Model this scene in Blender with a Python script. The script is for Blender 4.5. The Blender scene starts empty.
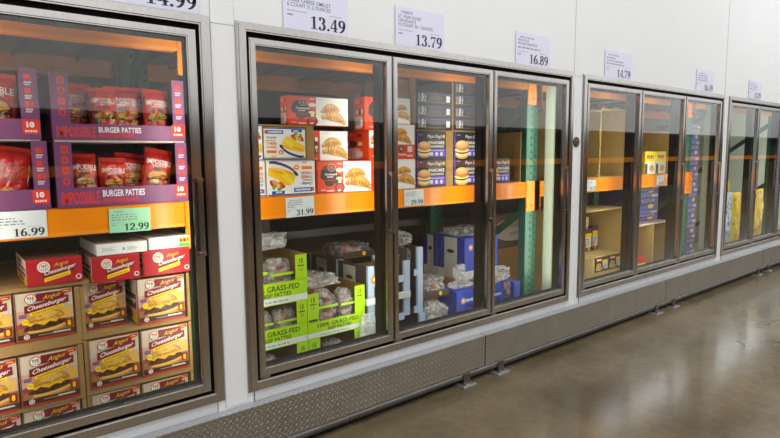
import bpy, bmesh, math, random
from mathutils import Vector, Matrix, noise
from mathutils.geometry import tessellate_polygon
random.seed(7)
PI = math.pi
H = 1.32                       # camera height above the shop floor; model heights are measured from the eye level
S = bpy.context.scene
COL = S.collection

# ------------------------------------------------------------------ helpers
def lin(c):
    def f(v):
        v /= 255.0
        return v / 12.92 if v <= 0.04045 else ((v + 0.055) / 1.055) ** 2.4
    return tuple(f(v) for v in c[:3]) + (1.0,)

class MB:
    """collects coloured polygons for ONE mesh"""
    def __init__(s):
        s.v, s.f, s.c, s.sm = [], [], [], []
    def poly(s, pts, col, smooth=False):
        b = len(s.v); s.v.extend(Vector(p) for p in pts)
        s.f.append(tuple(range(b, b + len(pts)))); s.c.append(col); s.sm.append(smooth)
    def mesh(s, vs, fs, col, smooth=False):
        b = len(s.v); s.v.extend(Vector(p) for p in vs)
        for k, f in enumerate(fs):
            s.f.append(tuple(b + i for i in f)); s.c.append(col[k] if isinstance(col, list) else col); s.sm.append(smooth)
    def box(s, x0, x1, y0, y1, z0, z1, col, bev=0.0):
        bm = bmesh.new()
        bmesh.ops.create_cube(bm, size=1.0)
        for v in bm.verts:
            v.co = Vector(((x0 + x1) / 2 + v.co.x * (x1 - x0), (y0 + y1) / 2 + v.co.y * (y1 - y0), (z0 + z1) / 2 + v.co.z * (z1 - z0)))
        if bev > 0:
            bmesh.ops.bevel(bm, geom=list(bm.edges), offset=bev, segments=2, affect='EDGES')
        s.bm(bm, col)
    def bm(s, bm, col, smooth=False):
        bm.verts.index_update()
        s.mesh([v.co.copy() for v in bm.verts], [tuple(v.index for v in f.verts) for f in bm.faces], col, smooth)
        bm.free()
    def cyl(s, p0, p1, r, col, n=14, caps=True):
        p0, p1 = Vector(p0), Vector(p1); d = (p1 - p0).normalized()
        a = d.orthogonal().normalized(); b = d.cross(a)
        ring = [(a * math.cos(2 * PI * i / n) + b * math.sin(2 * PI * i / n)) * r for i in range(n)]
        vs = [p0 + q for q in ring] + [p1 + q for q in ring]
        s.mesh(vs, [(i, (i + 1) % n, n + (i + 1) % n, n + i) for i in range(n)], col, True)
        if caps:
            s.poly([p0 + q for q in reversed(ring)], col); s.poly([p1 + q for q in ring], col)
    def bar(s, p0, p1, w, t, col):
        """flat bar in the plane x = const, w wide, t thick in x"""
        p0, p1 = Vector(p0), Vector(p1); d = (p1 - p0).normalized()
        n = Vector((0, -d.z, d.y)) * w / 2; e = Vector((t / 2, 0, 0))
        q = [p0 - n - e, p0 + n - e, p1 + n - e, p1 - n - e, p0 - n + e, p0 + n + e, p1 + n + e, p1 - n + e]
        s.mesh(q, [(0, 1, 2, 3), (7, 6, 5, 4), (0, 4, 5, 1), (1, 5, 6, 2), (2, 6, 7, 3), (3, 7, 4, 0)], col)

def build(name, mb, mat, parent=None, origin=None):
    """link the collected polygons as one object; coordinates are eye-level based"""
    if parent is not None:
        o3 = Vector(parent['_o'])
    elif origin is not None:
        o3 = Vector(origin)
    else:
        o3 = Vector((sum((min(v[i] for v in mb.v) + max(v[i] for v in mb.v)) / 2 if i == 0 else 0 for i in (0,)),
                     (min(v.y for v in mb.v) + max(v.y for v in mb.v)) / 2, min(v.z for v in mb.v)))
    me = bpy.data.meshes.new(name)
    me.from_pydata([tuple(v - o3) for v in mb.v], [], mb.f)
    at = me.color_attributes.new('Col', 'FLOAT_COLOR', 'CORNER')
    k = 0
    buf = []
    for p, c in zip(me.polygons, mb.c):
        l = lin(c)
        for _ in range(p.loop_total):
            buf.extend(l)
    at.data.foreach_set('color', buf)
    me.polygons.foreach_set('use_smooth', mb.sm)
    me.materials.append(MAT[mat])
    me.update()
    o = bpy.data.objects.new(name, me); COL.objects.link(o)
    if parent is not None:
        o.parent = parent
    else:
        o.location = o3 + Vector((0, 0, H)); o['_o'] = tuple(o3)
    if parent is not None:
        o['_o'] = tuple(o3)
    return o

def tag(o, label=None, cat=None, group=None, kind=None):
    if label: o['label'] = label
    if cat: o['category'] = cat
    if group: o['group'] = group
    if kind: o['kind'] = kind
    return o

def empty(name, loc, label, cat, group=None):
    o = bpy.data.objects.new(name, None); COL.objects.link(o)
    o.location = Vector(loc) + Vector((0, 0, H)); o['_o'] = tuple(loc); o.empty_display_size = 0.05
    return tag(o, label, cat, group)

def struct(name, mb, mat):
    return tag(build(name, mb, mat, None, (0, 0, 0)), kind='structure')

def copy_tree(o, loc, label, group=None):
    r = o.copy(); COL.objects.link(r)
    r.location = Vector(loc) + Vector((0, 0, H)); r['label'] = label; r['_o'] = tuple(loc)
    if group: r['group'] = group
    for ch in list(o.children):
        c = ch.copy(); COL.objects.link(c); c.parent = r
        for g in list(ch.children):
            d = g.copy(); COL.objects.link(d); d.parent = c
    return r

# ------------------------------------------------------------------ materials
MAT = {}
def nodes(name):
    m = bpy.data.materials.new(name); m.use_nodes = True
    nt = m.node_tree; b = nt.nodes['Principled BSDF']
    MAT[name] = m
    return m, nt, b
def colmat(name, rough, metal=0.0, spec=0.5, noise_amt=0.0, noise_scale=40.0, bump=0.0, stretch=(1, 1, 1), coat=0.0):
    m, nt, b = nodes(name)
    a = nt.nodes.new('ShaderNodeAttribute'); a.attribute_name = 'Col'
    out = a.outputs['Color']
    b.inputs['Roughness'].default_value = rough; b.inputs['Metallic'].default_value = metal
    b.inputs['Specular IOR Level'].default_value = spec
    b.inputs['Coat Weight'].default_value = coat
    if noise_amt or bump:
        tc = nt.nodes.new('ShaderNodeTexCoord'); mp = nt.nodes.new('ShaderNodeMapping'); mp.inputs['Scale'].default_value = stretch
        nz = nt.nodes.new('ShaderNodeTexNoise'); nz.inputs['Scale'].default_value = noise_scale; nz.inputs['Detail'].default_value = 4
        nt.links.new(tc.outputs['Object'], mp.inputs['Vector']); nt.links.new(mp.outputs['Vector'], nz.inputs['Vector'])
        if noise_amt:
            mr = nt.nodes.new('ShaderNodeMapRange'); mr.inputs['From Min'].default_value = 0.3; mr.inputs['From Max'].default_value = 0.7
            mr.inputs['To Min'].default_value = 1 - noise_amt; mr.inputs['To Max'].default_value = 1 + noise_amt
            nt.links.new(nz.outputs['Fac'], mr.inputs['Value'])
            mx = nt.nodes.new('ShaderNodeVectorMath'); mx.operation = 'SCALE'
            nt.links.new(out, mx.inputs[0]); nt.links.new(mr.outputs['Result'], mx.inputs['Scale'])
            out = mx.outputs['Vector']
        if bump:
            bp = nt.nodes.new('ShaderNodeBump'); bp.inputs['Strength'].default_value = bump; bp.inputs['Distance'].default_value = 0.01
            nt.links.new(nz.outputs['Fac'], bp.inputs['Height']); nt.links.new(bp.outputs['Normal'], b.inputs['Normal'])
    nt.links.new(out, b.inputs['Base Color'])
    return m
colmat('print', 0.42, spec=0.45)
colmat('carton', 0.5, spec=0.4, noise_amt=0.04)
colmat('kraft', 0.85, spec=0.2, noise_amt=0.10, noise_scale=30, stretch=(1, 1, 6))
colmat('foil', 0.25, spec=0.6, bump=0.9, noise_scale=20, coat=0.3)
colmat('paint', 0.32, spec=0.5, noise_amt=0.04, noise_scale=12, bump=0.015)
colmat('wallpaint', 0.55, spec=0.3, noise_amt=0.012, noise_scale=3)
colmat('matte', 0.8, spec=0.2, noise_amt=0.06, noise_scale=8)
colmat('rubber', 0.6, spec=0.3, noise_amt=0.05)
colmat('steel', 0.17, metal=1.0, noise_amt=0.06, noise_scale=60, stretch=(1, 1, 0.04))
colmat('greymetal', 0.42, metal=0.75, noise_amt=0.07, noise_scale=14)
colmat('paper', 0.6, spec=0.3, noise_amt=0.015, noise_scale=10)
colmat('food', 0.6, spec=0.4, noise_amt=0.3, noise_scale=90, bump=0.3)

# clear door glass: see-through with a mirror share that grows at flat angles
m, nt, b = nodes('glass')
out = nt.nodes['Material Output']
tr = nt.nodes.new('ShaderNodeBsdfTransparent'); tr.inputs['Color'].default_value = (0.965, 0.97, 0.965, 1)
gl = nt.nodes.new('ShaderNodeBsdfGlossy'); gl.inputs['Roughness'].default_value = 0.0; gl.inputs['Color'].default_value = (0.95, 0.97, 0.95, 1)
fr = nt.nodes.new('ShaderNodeFresnel'); fr.inputs['IOR'].default_value = 1.5
ge = nt.nodes.new('ShaderNodeNewGeometry')
su = nt.nodes.new('ShaderNodeMath'); su.operation = 'SUBTRACT'; su.inputs[0].default_value = 1.0
mu = nt.nodes.new('ShaderNodeMath'); mu.operation = 'MULTIPLY'
m2 = nt.nodes.new('ShaderNodeMath'); m2.operation = 'MULTIPLY'; m2.inputs[1].default_value = 2.5; m2.use_clamp = True
mx = nt.nodes.new('ShaderNodeMixShader')
nt.links.new(ge.outputs['Backfacing'], su.inputs[1]); nt.links.new(fr.outputs['Fac'], mu.inputs[0]); nt.links.new(su.outputs[0], mu.inputs[1])
nt.links.new(mu.outputs[0], m2.inputs[0]); mn = nt.nodes.new('ShaderNodeMath'); mn.operation = 'MINIMUM'; mn.inputs[1].default_value = 0.36; nt.links.new(m2.outputs[0], mn.inputs[0]); nt.links.new(mn.outputs[0], mx.inputs['Fac'])
nt.links.new(tr.outputs[0], mx.inputs[1]); nt.links.new(gl.outputs[0], mx.inputs[2]); nt.links.new(mx.outputs[0], out.inputs['Surface'])
nt.nodes.remove(b)

# crumpled clear film, a fuller and a thinner one
for film_name, film_lo, film_hi in (('film', 0.14, 0.56), ('thin_film', 0.05, 0.42)):
    m, nt, b = nodes(film_name)
    out = nt.nodes['Material Output']
    tc = nt.nodes.new('ShaderNodeTexCoord'); nz = nt.nodes.new('ShaderNodeTexNoise'); nz.inputs['Scale'].default_value = 22; nz.inputs['Detail'].default_value = 5; nz.inputs['Distortion'].default_value = 1.2
    bp = nt.nodes.new('ShaderNodeBump'); bp.inputs['Strength'].default_value = 0.55; bp.inputs['Distance'].default_value = 0.02
    nt.links.new(tc.outputs['Object'], nz.inputs['Vector']); nt.links.new(nz.outputs['Fac'], bp.inputs['Height'])
    b.inputs['Base Color'].default_value = (0.82, 0.82, 0.78, 1); b.inputs['Roughness'].default_value = 0.26
    nt.links.new(bp.outputs['Normal'], b.inputs['Normal'])
    tr = nt.nodes.new('ShaderNodeBsdfTransparent'); tr.inputs['Color'].default_value = (0.95, 0.95, 0.95, 1)
    cr = nt.nodes.new('ShaderNodeMapRange'); cr.inputs['From Min'].default_value = 0.38; cr.inputs['From Max'].default_value = 0.66; cr.inputs['To Min'].default_value = film_lo; cr.inputs['To Max'].default_value = film_hi
    nt.links.new(nz.outputs['Fac'], cr.inputs['Value'])
    mx = nt.nodes.new('ShaderNodeMixShader'); nt.links.new(cr.outputs['Result'], mx.inputs['Fac'])
    nt.links.new(tr.outputs[0], mx.inputs[1]); nt.links.new(b.outputs[0], mx.inputs[2]); nt.links.new(mx.outputs[0], out.inputs['Surface'])

# polished concrete
m, nt, b = nodes('concrete')
tc = nt.nodes.new('ShaderNodeTexCoord')
n1 = nt.nodes.new('ShaderNodeTexNoise'); n1.inputs['Scale'].default_value = 1.1; n1.inputs['Detail'].default_value = 7; n1.inputs['Roughness'].default_value = 0.62
n2 = nt.nodes.new('ShaderNodeTexNoise'); n2.inputs['Scale'].default_value = 26; n2.inputs['Detail'].default_value = 5
nt.links.new(tc.outputs['Object'], n1.inputs['Vector']); nt.links.new(tc.outputs['Object'], n2.inputs['Vector'])
r1 = nt.nodes.new('ShaderNodeValToRGB')
r1.color_ramp.elements[0].position = 0.33; r1.color_ramp.elements[0].color = lin((82, 70, 51))
r1.color_ramp.elements[1].position = 0.68; r1.color_ramp.elements[1].color = lin((122, 107, 80))
nt.links.new(n1.outputs['Fac'], r1.inputs['Fac'])
mr = nt.nodes.new('ShaderNodeMapRange'); mr.inputs['From Min'].default_value = 0.3; mr.inputs['From Max'].default_value = 0.7; mr.inputs['To Min'].default_value = 0.9; mr.inputs['To Max'].default_value = 1.1
nt.links.new(n2.outputs['Fac'], mr.inputs['Value'])
vm = nt.nodes.new('ShaderNodeVectorMath'); vm.operation = 'SCALE'
nt.links.new(r1.outputs['Color'], vm.inputs[0]); nt.links.new(mr.outputs['Result'], vm.inputs['Scale']); nt.links.new(vm.outputs['Vector'], b.inputs['Base Color'])
b.inputs['Roughness'].default_value = 0.15; b.inputs['Specular IOR Level'].default_value = 0.22

# diamond tread steel: two lattices of raised lozenges, laid out in the sheet's own metres
def tread(name, base, metal, rough):
    m, nt, b = nodes(name)
    L = nt.links.new
    def mth(op, a, c=None):
        n = nt.nodes.new('ShaderNodeMath'); n.operation = op
        for i, q in enumerate((a, c)):
            if q is None: continue
            if isinstance(q, (int, float)): n.inputs[i].default_value = q
            else: L(q, n.inputs[i])
        return n.outputs[0]
    tc = nt.nodes.new('ShaderNodeTexCoord'); sp = nt.nodes.new('ShaderNodeSeparateXYZ'); L(tc.outputs['Object'], sp.inputs[0])
    u = mth('DIVIDE', sp.outputs['X'], 0.028); v = mth('DIVIDE', mth('SUBTRACT', sp.outputs['Z'], sp.outputs['Y']), 0.028)
    hs = []
    for off, sg in ((0.0, 1), (0.5, -1)):
        fu = mth('SUBTRACT', mth('FRACT', mth('ADD', u, off + 100)), 0.5); fv = mth('SUBTRACT', mth('FRACT', mth('ADD', v, off + 100)), 0.5)
        a = mth('ABSOLUTE', mth('ADD', fu, mth('MULTIPLY', fv, sg))); c = mth('ABSOLUTE', mth('SUBTRACT', fu, mth('MULTIPLY', fv, sg)))
        d = mth('ADD', mth('DIVIDE', a, 0.62), mth('DIVIDE', c, 0.2))
        h = nt.nodes.new('ShaderNodeMapRange'); h.interpolation_type = 'SMOOTHSTEP'
        L(d, h.inputs['Value']); h.inputs['From Min'].default_value = 1.0; h.inputs['From Max'].default_value = 0.35
        hs.append(h.outputs['Result'])
    hh = mth('MAXIMUM', hs[0], mth('MULTIPLY', hs[1], 0.45))
    bp = nt.nodes.new('ShaderNodeBump'); bp.inputs['Strength'].default_value = 0.8; bp.inputs['Distance'].default_value = 0.003
    L(hh, bp.inputs['Height']); L(bp.outputs['Normal'], b.inputs['Normal'])
    nz = nt.nodes.new('ShaderNodeTexNoise'); nz.inputs['Scale'].default_value = 6; nz.inputs['Detail'].default_value = 6
    L(tc.outputs['Object'], nz.inputs['Vector'])
    mr = nt.nodes.new('ShaderNodeMapRange'); mr.inputs['To Min'].default_value = 0.82; mr.inputs['To Max'].default_value = 1.18; L(nz.outputs['Fac'], mr.inputs['Value'])
    wear = mth('ADD', mr.outputs['Result'], mth('MULTIPLY', hh, 0.42))          # raised lozenges are rubbed bright
    vm = nt.nodes.new('ShaderNodeVectorMath'); vm.operation = 'SCALE'; vm.inputs[0].default_value = lin(base)[:3]
    L(wear, vm.inputs['Scale']); L(vm.outputs['Vector'], b.inputs['Base Color'])
    b.inputs['Metallic'].default_value = metal; b.inputs['Roughness'].default_value = rough
tread('tread', (164, 156, 142), 0.8, 0.42)
tread('tread_lit', (176, 176, 176), 0.5, 0.3)  # paler copy of the plate steel: light caught by the flange put into colour

# ------------------------------------------------------------------ printed artwork
_TXT = {}
def text_geo(s, bold):
    k = (s, bold)
    if k not in _TXT:
        cu = bpy.data.curves.new('lettering', 'FONT'); cu.body = s; cu.size = 1.0; cu.offset = bold; cu.resolution_u = 2
        ob = bpy.data.objects.new('lettering', cu); COL.objects.link(ob)
        dg = bpy.context.evaluated_depsgraph_get(); ev = ob.evaluated_get(dg); me = ev.to_mesh()
        vs = [(v.co.x, v.co.y) for v in me.vertices]; fs = [tuple(p.vertices) for p in me.polygons]
        ev.to_mesh_clear(); bpy.data.objects.remove(ob); bpy.data.curves.remove(cu)
        if vs:
            x0 = min(v[0] for v in vs); x1 = max(v[0] for v in vs); y0 = min(v[1] for v in vs); y1 = max(v[1] for v in vs)
            vs = [((x - x0) / (x1 - x0), (y - y0) / (y1 - y0)) for x, y in vs]
            asp = (x1 - x0) / (y1 - y0)
        else:
            asp = 1
        _TXT[k] = (vs, fs, asp)
    return _TXT[k]

def serif_digit(ch):
    """bold book-face numerals: list of polygons in a box 0.56 wide and 1 high"""
    T, t = 0.18, 0.075
    out = []
    def stroke(path, T=T, t=t):
        n = len(path); L, R = [], []
        for i in range(n):
            a = path[max(0, i - 1)]; b = path[min(n - 1, i + 1)]
            dx, dy = b[0] - a[0], b[1] - a[1]; l = math.hypot(dx, dy) or 1
            w = (t + (T - t) * abs(dy / l) ** 1.3) / 2
            nx, ny = -dy / l, dx / l
            L.append((path[i][0] + nx * w, path[i][1] + ny * w)); R.append((path[i][0] - nx * w, path[i][1] - ny * w))
        for i in range(n - 1):
            out.append([L[i], L[i + 1], R[i + 1], R[i]])
    def arc(cx, cy, rx, ry, a0, a1, n=16):
        return [(cx + rx * math.cos(math.radians(a0 + (a1 - a0) * i / n)), cy + ry * math.sin(math.radians(a0 + (a1 - a0) * i / n))) for i in range(n + 1)]
    def ball(x, y, r=0.085):
        out.append(arc(x, y, r, r, 0, 337, 12))
    if ch == '1':
        out.append([(0.2, 0), (0.375, 0), (0.375, 1), (0.32, 1), (0.2, 0.9)]); out.append([(0.06, 0.86), (0.06, 0.82), (0.2, 0.84), (0.33, 1)]); out.append([(0.06, 0), (0.52, 0), (0.52, 0.05), (0.06, 0.05)])
    elif ch == '0': stroke(arc(0.28, 0.5, 0.19, 0.47, 0, 360, 24))
    elif ch == '2':
        stroke(arc(0.26, 0.7, 0.19, 0.27, 160, -30) + [(0.06, 0.08)]); out.append([(0.03, 0), (0.49, 0), (0.53, 0.26), (0.49, 0.26), (0.44, 0.13), (0.03, 0.13)]); ball(0.12, 0.74)
    elif ch == '3':
        stroke(arc(0.24, 0.75, 0.18, 0.22, 150, -90)); stroke(arc(0.23, 0.27, 0.21, 0.26, 90, -150)); ball(0.12, 0.8); ball(0.1, 0.17)
    elif ch == '4':
        stroke([(0.36, 0.99), (0.03, 0.3)], 0.07, 0.05); out.append([(0.0, 0.24), (0.56, 0.24), (0.56, 0.33), (0.0, 0.33)]); out.append([(0.3, 0), (0.465, 0), (0.465, 1), (0.36, 1), (0.3, 0.9)]); out.append([(0.2, 0), (0.55, 0), (0.55, 0.05), (0.2, 0.05)])
    elif ch in '69':
        k = len(out); stroke(arc(0.28, 0.3, 0.185, 0.27, 0, 360, 22)); stroke([(0.095, 0.3), (0.1, 0.5), (0.15, 0.7), (0.24, 0.85), (0.36, 0.95), (0.46, 0.97)]); 
        if ch == '9': out[k:] = [[(0.56 - x, 1 - y) for x, y in p] for p in out[k:]]
    elif ch == '7':
        out.append([(0.04, 0.7), (0.08, 0.7), (0.14, 0.84), (0.52, 0.84), (0.52, 0.99), (0.04, 0.99)]); out.append([(0.46, 0.86), (0.52, 0.9), (0.33, 0.3), (0.32, 0), (0.15, 0), (0.2, 0.3)])
    elif ch == '8':
        stroke(arc(0.28, 0.75, 0.16, 0.22, 0, 360, 20)); stroke(arc(0.28, 0.27, 0.195, 0.25, 0, 360, 20))
    elif ch == '.': ball(0.12, 0.09, 0.1)
    return out

class Art:
    """flat print on a face: local metres (0..W, 0..Hh) from its lower left corner"""
    def __init__(s, W, Hh, turn=False):
        s.W, s.H, s.turn, s.p, s.k = W, Hh, turn, [], 0
    def add(s, polys, col):
        s.k += 1
        for p in polys:
            if s.turn: p = [(s.W - x, s.H - y) for x, y in p]
            s.p.append((p, col, s.k))
    def poly(s, pts, col):
        tri = tessellate_polygon([[Vector((x, y, 0)) for x, y in pts]])
        s.add([[pts[i] for i in t] for t in tri], col)
    def rect(s, x, y, w, h, col, slant=0.0):
        x1 = x + w
        s.add([[(x, y), (x1, y + slant), (x1, y + h + slant), (x, y + h)]], col)
    def ell(s, cx, cy, rx, ry, col, rot=0.0, n=22, a0=0, a1=360):
        c, q = math.cos(rot), math.sin(rot); pts = []
        for i in range(n + (0 if a1 - a0 == 360 else 1)):
            a = math.radians(a0 + (a1 - a0) * i / n); ex, ey = rx * math.cos(a), ry * math.sin(a)
            pts.append((cx + ex * c - ey * q, cy + ex * q + ey * c))
        s.add([pts], col)
    def text(s, t, x, y, h, col, w=None, bold=0.0, slope=0.0, italic=0.0, rot90=False, align='l'):
        vs, fs, asp = text_geo(t, bold)
        w = w or h * asp
        if align == 'c': x -= w / 2
        if align == 'r': x -= w
        P = []
        for u, v in vs:
            px, py = u * w + v * h * italic, v * h + u * w * slope
            if rot90: px, py = -py, px
            P.append((x + px, y + py))
        s.add([[P[i] for i in f] for f in fs], col)
    def price(s, t, xr, y, h, col):
        """serif price figures ending at xr"""
        adv = sum(0.27 if c == '.' else 0.6 for c in t) * h * 1.3
        x = xr - adv
        for c in t:
            s.add([[(x + px * h * 1.3, y + py * h) for px, py in p] for p in serif_digit(c)], col); s.k -= 1
            x += (0.27 if c == '.' else 0.6) * h * 1.3
        s.k += 1
    def lines(s, x, y, w, h, n, col, seed=1):
        """rows of fine print"""
        r = random.Random(seed); ps = []
        for i in range(n):
            yy = y - i * h * 1.9; xx = x
            lim = x + w * r.uniform(0.7, 1.0)
            while xx < lim:
                l = r.uniform(1.2, 3.6) * h
                ps.append([(xx, yy), (min(xx + l, lim), yy), (min(xx + l, lim), yy + h), (xx, yy + h)]); xx += l + h * 0.9
        s.add(ps, col)
    def mark(s, n, x, y, h, col, w=None, slope=0.0, **k):
        """lettering too small to read in the photo: a row of short marks"""
        r = random.Random(n * 7 + 1); ps = []; xx = x; w = w or h * n * 0.7
        while xx < x + w - 1e-6:
            l = min(r.uniform(0.5, 1.0) * h, x + w - xx); a, b = y + (xx - x) * slope, y + (xx + l - x) * slope
            ps.append([(xx, a), (xx + l, b), (xx + l, b + h), (xx, a + h)]); xx += l + 0.28 * h
        s.add(ps, col)
    def put(s, mb, O, ux, uy, lift=0.00004, bend=None, flip=False):
        O, ux, uy = Vector(O), Vector(ux), Vector(uy); n = ux.cross(uy)
        for p, col, k in s.p:
            q = [O + ux * x + uy * y + n * (lift * (k + 1) + (bend(x, y) if bend else 0)) for x, y in p]
            a = sum(p[i][0] * p[(i + 1) % len(p)][1] - p[(i + 1) % len(p)][0] * p[i][1] for i in range(len(p)))
            mb.poly(q if a > 0 else q[::-1], col)

FX, FZ = (1, 0, 0), (0, 0, 1)

def sc(a, x, y): return (x * a.W, y * a.H)
def burger(a, cx, cy, w, seed=0):
    r = random.Random(seed)
    a.ell(cx + 0.02 * w, cy - 0.24 * w, 0.47 * w, 0.11 * w, (196, 138, 54), 0.1)
    a.ell(cx + 0.02 * w, cy - 0.20 * w, 0.45 * w, 0.09 * w, (228, 180, 92), 0.1)
    a.ell(cx, cy - 0.11 * w, 0.52 * w, 0.11 * w, (70, 38, 20), 0.1)
    for i in range(22):
        t = -0.5 + 1.0 * i / 21
        a.ell(cx + t * w, cy - (0.13 - 0.1 * t) * w + r.uniform(-.05, .05) * w, 0.04 * w, 0.022 * w, r.choice([(106, 60, 32), (46, 24, 14), (88, 46, 26)]), n=7)
    a.poly([(cx - 0.48 * w, cy - 0.02 * w), (cx - 0.36 * w, cy - 0.10 * w), (cx - 0.24 * w, cy - 0.03 * w), (cx - 0.04 * w, cy - 0.11 * w), (cx + 0.1 * w, cy - 0.02 * w), (cx + 0.24 * w, cy - 0.06 * w), (cx + 0.34 * w, cy + 0.02 * w), (cx + 0.49 * w, cy + 0.03 * w), (cx + 0.46 * w, cy + 0.1 * w), (cx - 0.46 * w, cy + 0.03 * w)], (240, 184, 22))
    a.ell(cx, cy + 0.05 * w, 0.46 * w, 0.25 * w, (186, 124, 38), 0.1, a0=-6, a1=186)
    a.ell(cx - 0.02 * w, cy + 0.09 * w, 0.40 * w, 0.19 * w, (206, 150, 54), 0.12, a0=0, a1=180)
    a.ell(cx + 0.02 * w, cy + 0.17 * w, 0.26 * w, 0.09 * w, (222, 176, 82), 0.1)
    for i in range(26):
        x, y = r.uniform(-.4, .42), r.uniform(-.04, .2)
        if x * x * 1.4 + y * y * 4 > 0.22: continue
        a.ell(cx + x * w, cy + y * w + 0.1 * x * w, 0.05 * w, 0.014 * w, r.choice([(238, 190, 56), (244, 200, 50), (176, 116, 36), (226, 170, 50)]), r.uniform(-.9, .9), n=7)

def logo_round(a, x, y, r):
    a.ell(x, y, r, r, (176, 36, 30)); a.ell(x, y, r * 0.86, r * 0.86, (244, 232, 208))
    a.rect(x - r * 0.5, y - r * 0.62, r * 1.1, r * 0.66, (66, 168, 170), 0.02 * r)
    a.mark(4, x - r * 0.55, y + r * 0.12, r * 0.38, (210, 70, 40), w=r * 1.1, bold=0.03)
    a.mark(4, x - r * 0.45, y - r * 0.5, r * 0.4, (240, 240, 220), w=r * 0.95, bold=0.03)

def art_cheese(W, Hh, cut=1.0, seed=0):
    a = Art(W, Hh)
    a.rect(0, 0, W, Hh, (212, 196, 172))
    a.rect(0, 0.30 * Hh, W, 0.34 * Hh, (206, 168, 150))
    a.rect(0, 0.13 * Hh, W, 0.24 * Hh, (158, 108, 60))
    for i in range(5): a.rect(0, (0.15 + 0.042 * i) * Hh, W, 0.008 * Hh, (160, 110, 62))
    a.ell(0.16 * W, 0.36 * Hh, 0.14 * W, 0.07 * Hh, (150, 60, 74), 0.4)
    for i in range(6): a.rect((0.8 + 0.03 * i) * W, (0.38 + 0.02 * (i % 3)) * Hh, 0.022 * W, 0.2 * Hh, (238, 186, 40), 0.0)
    burger(a, 0.5 * W, 0.37 * Hh, 0.74 * W, seed)
    a.rect(0, 0, W, 0.14 * Hh, (58, 34, 26)); a.rect(0, 0, W, 0.035 * Hh, (190, 28, 34))
    a.rect(0, 0, 0.012 * W, Hh, (170, 24, 40))
    a.rect(0.36 * W, 0.075 * Hh, 0.58 * W, 0.022 * Hh, (150, 130, 112)); a.mark(6, 0.62 * W, 0.085 * Hh, 0.03 * Hh, (236, 226, 210), w=0.3 * W, bold=0.02)
    a.ell(0.16 * W, 0.085 * Hh, 0.05 * W, 0.048 * Hh, (240, 238, 230)); a.ell(0.16 * W, 0.085 * Hh, 0.034 * W, 0.032 * Hh, (90, 84, 80)); a.ell(0.16 * W, 0.085 * Hh, 0.02 * W, 0.018 * Hh, (240, 238, 230))
    a.rect(0.36 * W, 0.80 * Hh, 0.5 * W, 0.17 * Hh, (118, 18, 28), 0.05 * Hh * 0)
    a.poly([(0.15 * W, 0.57 * Hh), (0.93 * W, 0.71 * Hh), (0.93 * W, 0.87 * Hh), (0.15 * W, 0.73 * Hh)], (128, 20, 30))
    a.poly([(0.24 * W, 0.505 * Hh), (0.84 * W, 0.62 * Hh), (0.84 * W, 0.695 * Hh), (0.24 * W, 0.58 * Hh)], (250, 206, 22))
    a.mark(13, 0.28 * W, 0.53 * Hh, 0.036 * Hh, (190, 140, 20), w=0.52 * W, slope=0.19 * Hh / W, bold=0.02)
    a.text('Angus', 0.46 * W, 0.79 * Hh, 0.125 * Hh, (240, 200, 40), w=0.30 * W, italic=0.35, slope=0.17, bold=0.0)
    a.text('Cheeseburger', 0.18 * W, 0.59 * Hh, 0.125 * Hh, (250, 244, 236), w=0.68 * W, italic=0.35, slope=0.19, bold=0.012)
    logo_round(a, 0.27 * W, 0.865 * Hh, 0.105 * W)
    a.poly([(0.80 * W, 0.90 * Hh), (0.985 * W, 0.93 * Hh), (0.985 * W, Hh), (0.80 * W, 0.985 * Hh)], (186, 26, 40)); a.rect(0.84 * W, 0.945 * Hh, 0.11 * W, 0.02 * Hh, (240, 190, 60))
    a.ell(0.15 * W, 0.40 * Hh, 0.062 * W, 0.06 * Hh, (250, 210, 20)); a.rect(0.11 * W, 0.395 * Hh, 0.08 * W, 0.014 * Hh, (180, 130, 20))
    a.rect(0.05 * W, 0.53 * Hh, 0.14 * W, 0.03 * Hh, (196, 60, 60)); a.rect(0.05 * W, 0.49 * Hh, 0.13 * W, 0.032 * Hh, (62, 92, 158))
    a.rect(0.85 * W, 0.17 * Hh, 0.12 * W, 0.17 * Hh, (150, 26, 28)); a.text('8', 0.88 * W, 0.19 * Hh, 0.12 * Hh, (252, 204, 30), w=0.062 * W, bold=0.05)
    return a

def art_redside(W, Hh):
    a = Art(W, Hh)
    a.rect(0, 0, W, Hh, (178, 20, 34)); a.rect(0, 0.93 * Hh, W, 0.07 * Hh, (196, 34, 46))
    a.poly([(0.27 * W, 0.22 * Hh), (0.86 * W, 0.48 * Hh), (0.86 * W, 0.74 * Hh), (0.27 * W, 0.46 * Hh)], (122, 16, 26))
    a.poly([(0.30 * W, 0.10 * Hh), (0.78 * W, 0.30 * Hh), (0.78 * W, 0.46 * Hh), (0.30 * W, 0.25 * Hh)], (250, 208, 22))
    a.mark(13, 0.33 * W, 0.15 * Hh, 0.06 * Hh, (190, 140, 20), w=0.42 * W, slope=0.2 * Hh / W * 2, bold=0.02)
    a.text('Angus', 0.47 * W, 0.62 * Hh, 0.21 * Hh, (240, 200, 40), w=0.26 * W, italic=0.35, slope=0.16, bold=0.0)
    a.text('Cheeseburger', 0.28 * W, 0.30 * Hh, 0.22 * Hh, (250, 244, 236), w=0.58 * W, italic=0.35, slope=0.22, bold=0.012)
    a.ell(0.30 * W, 0.70 * Hh, 0.115 * W, 0.115 * W, (246, 240, 226)); logo_round(a, 0.30 * W, 0.70 * Hh, 0.09 * W)
    a.ell(0.93 * W, 0.18 * Hh, 0.055 * W, 0.055 * W, (236, 222, 216)); a.ell(0.93 * W, 0.18 * Hh, 0.035 * W, 0.035 * W, (120, 60, 66))
    return a
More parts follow.
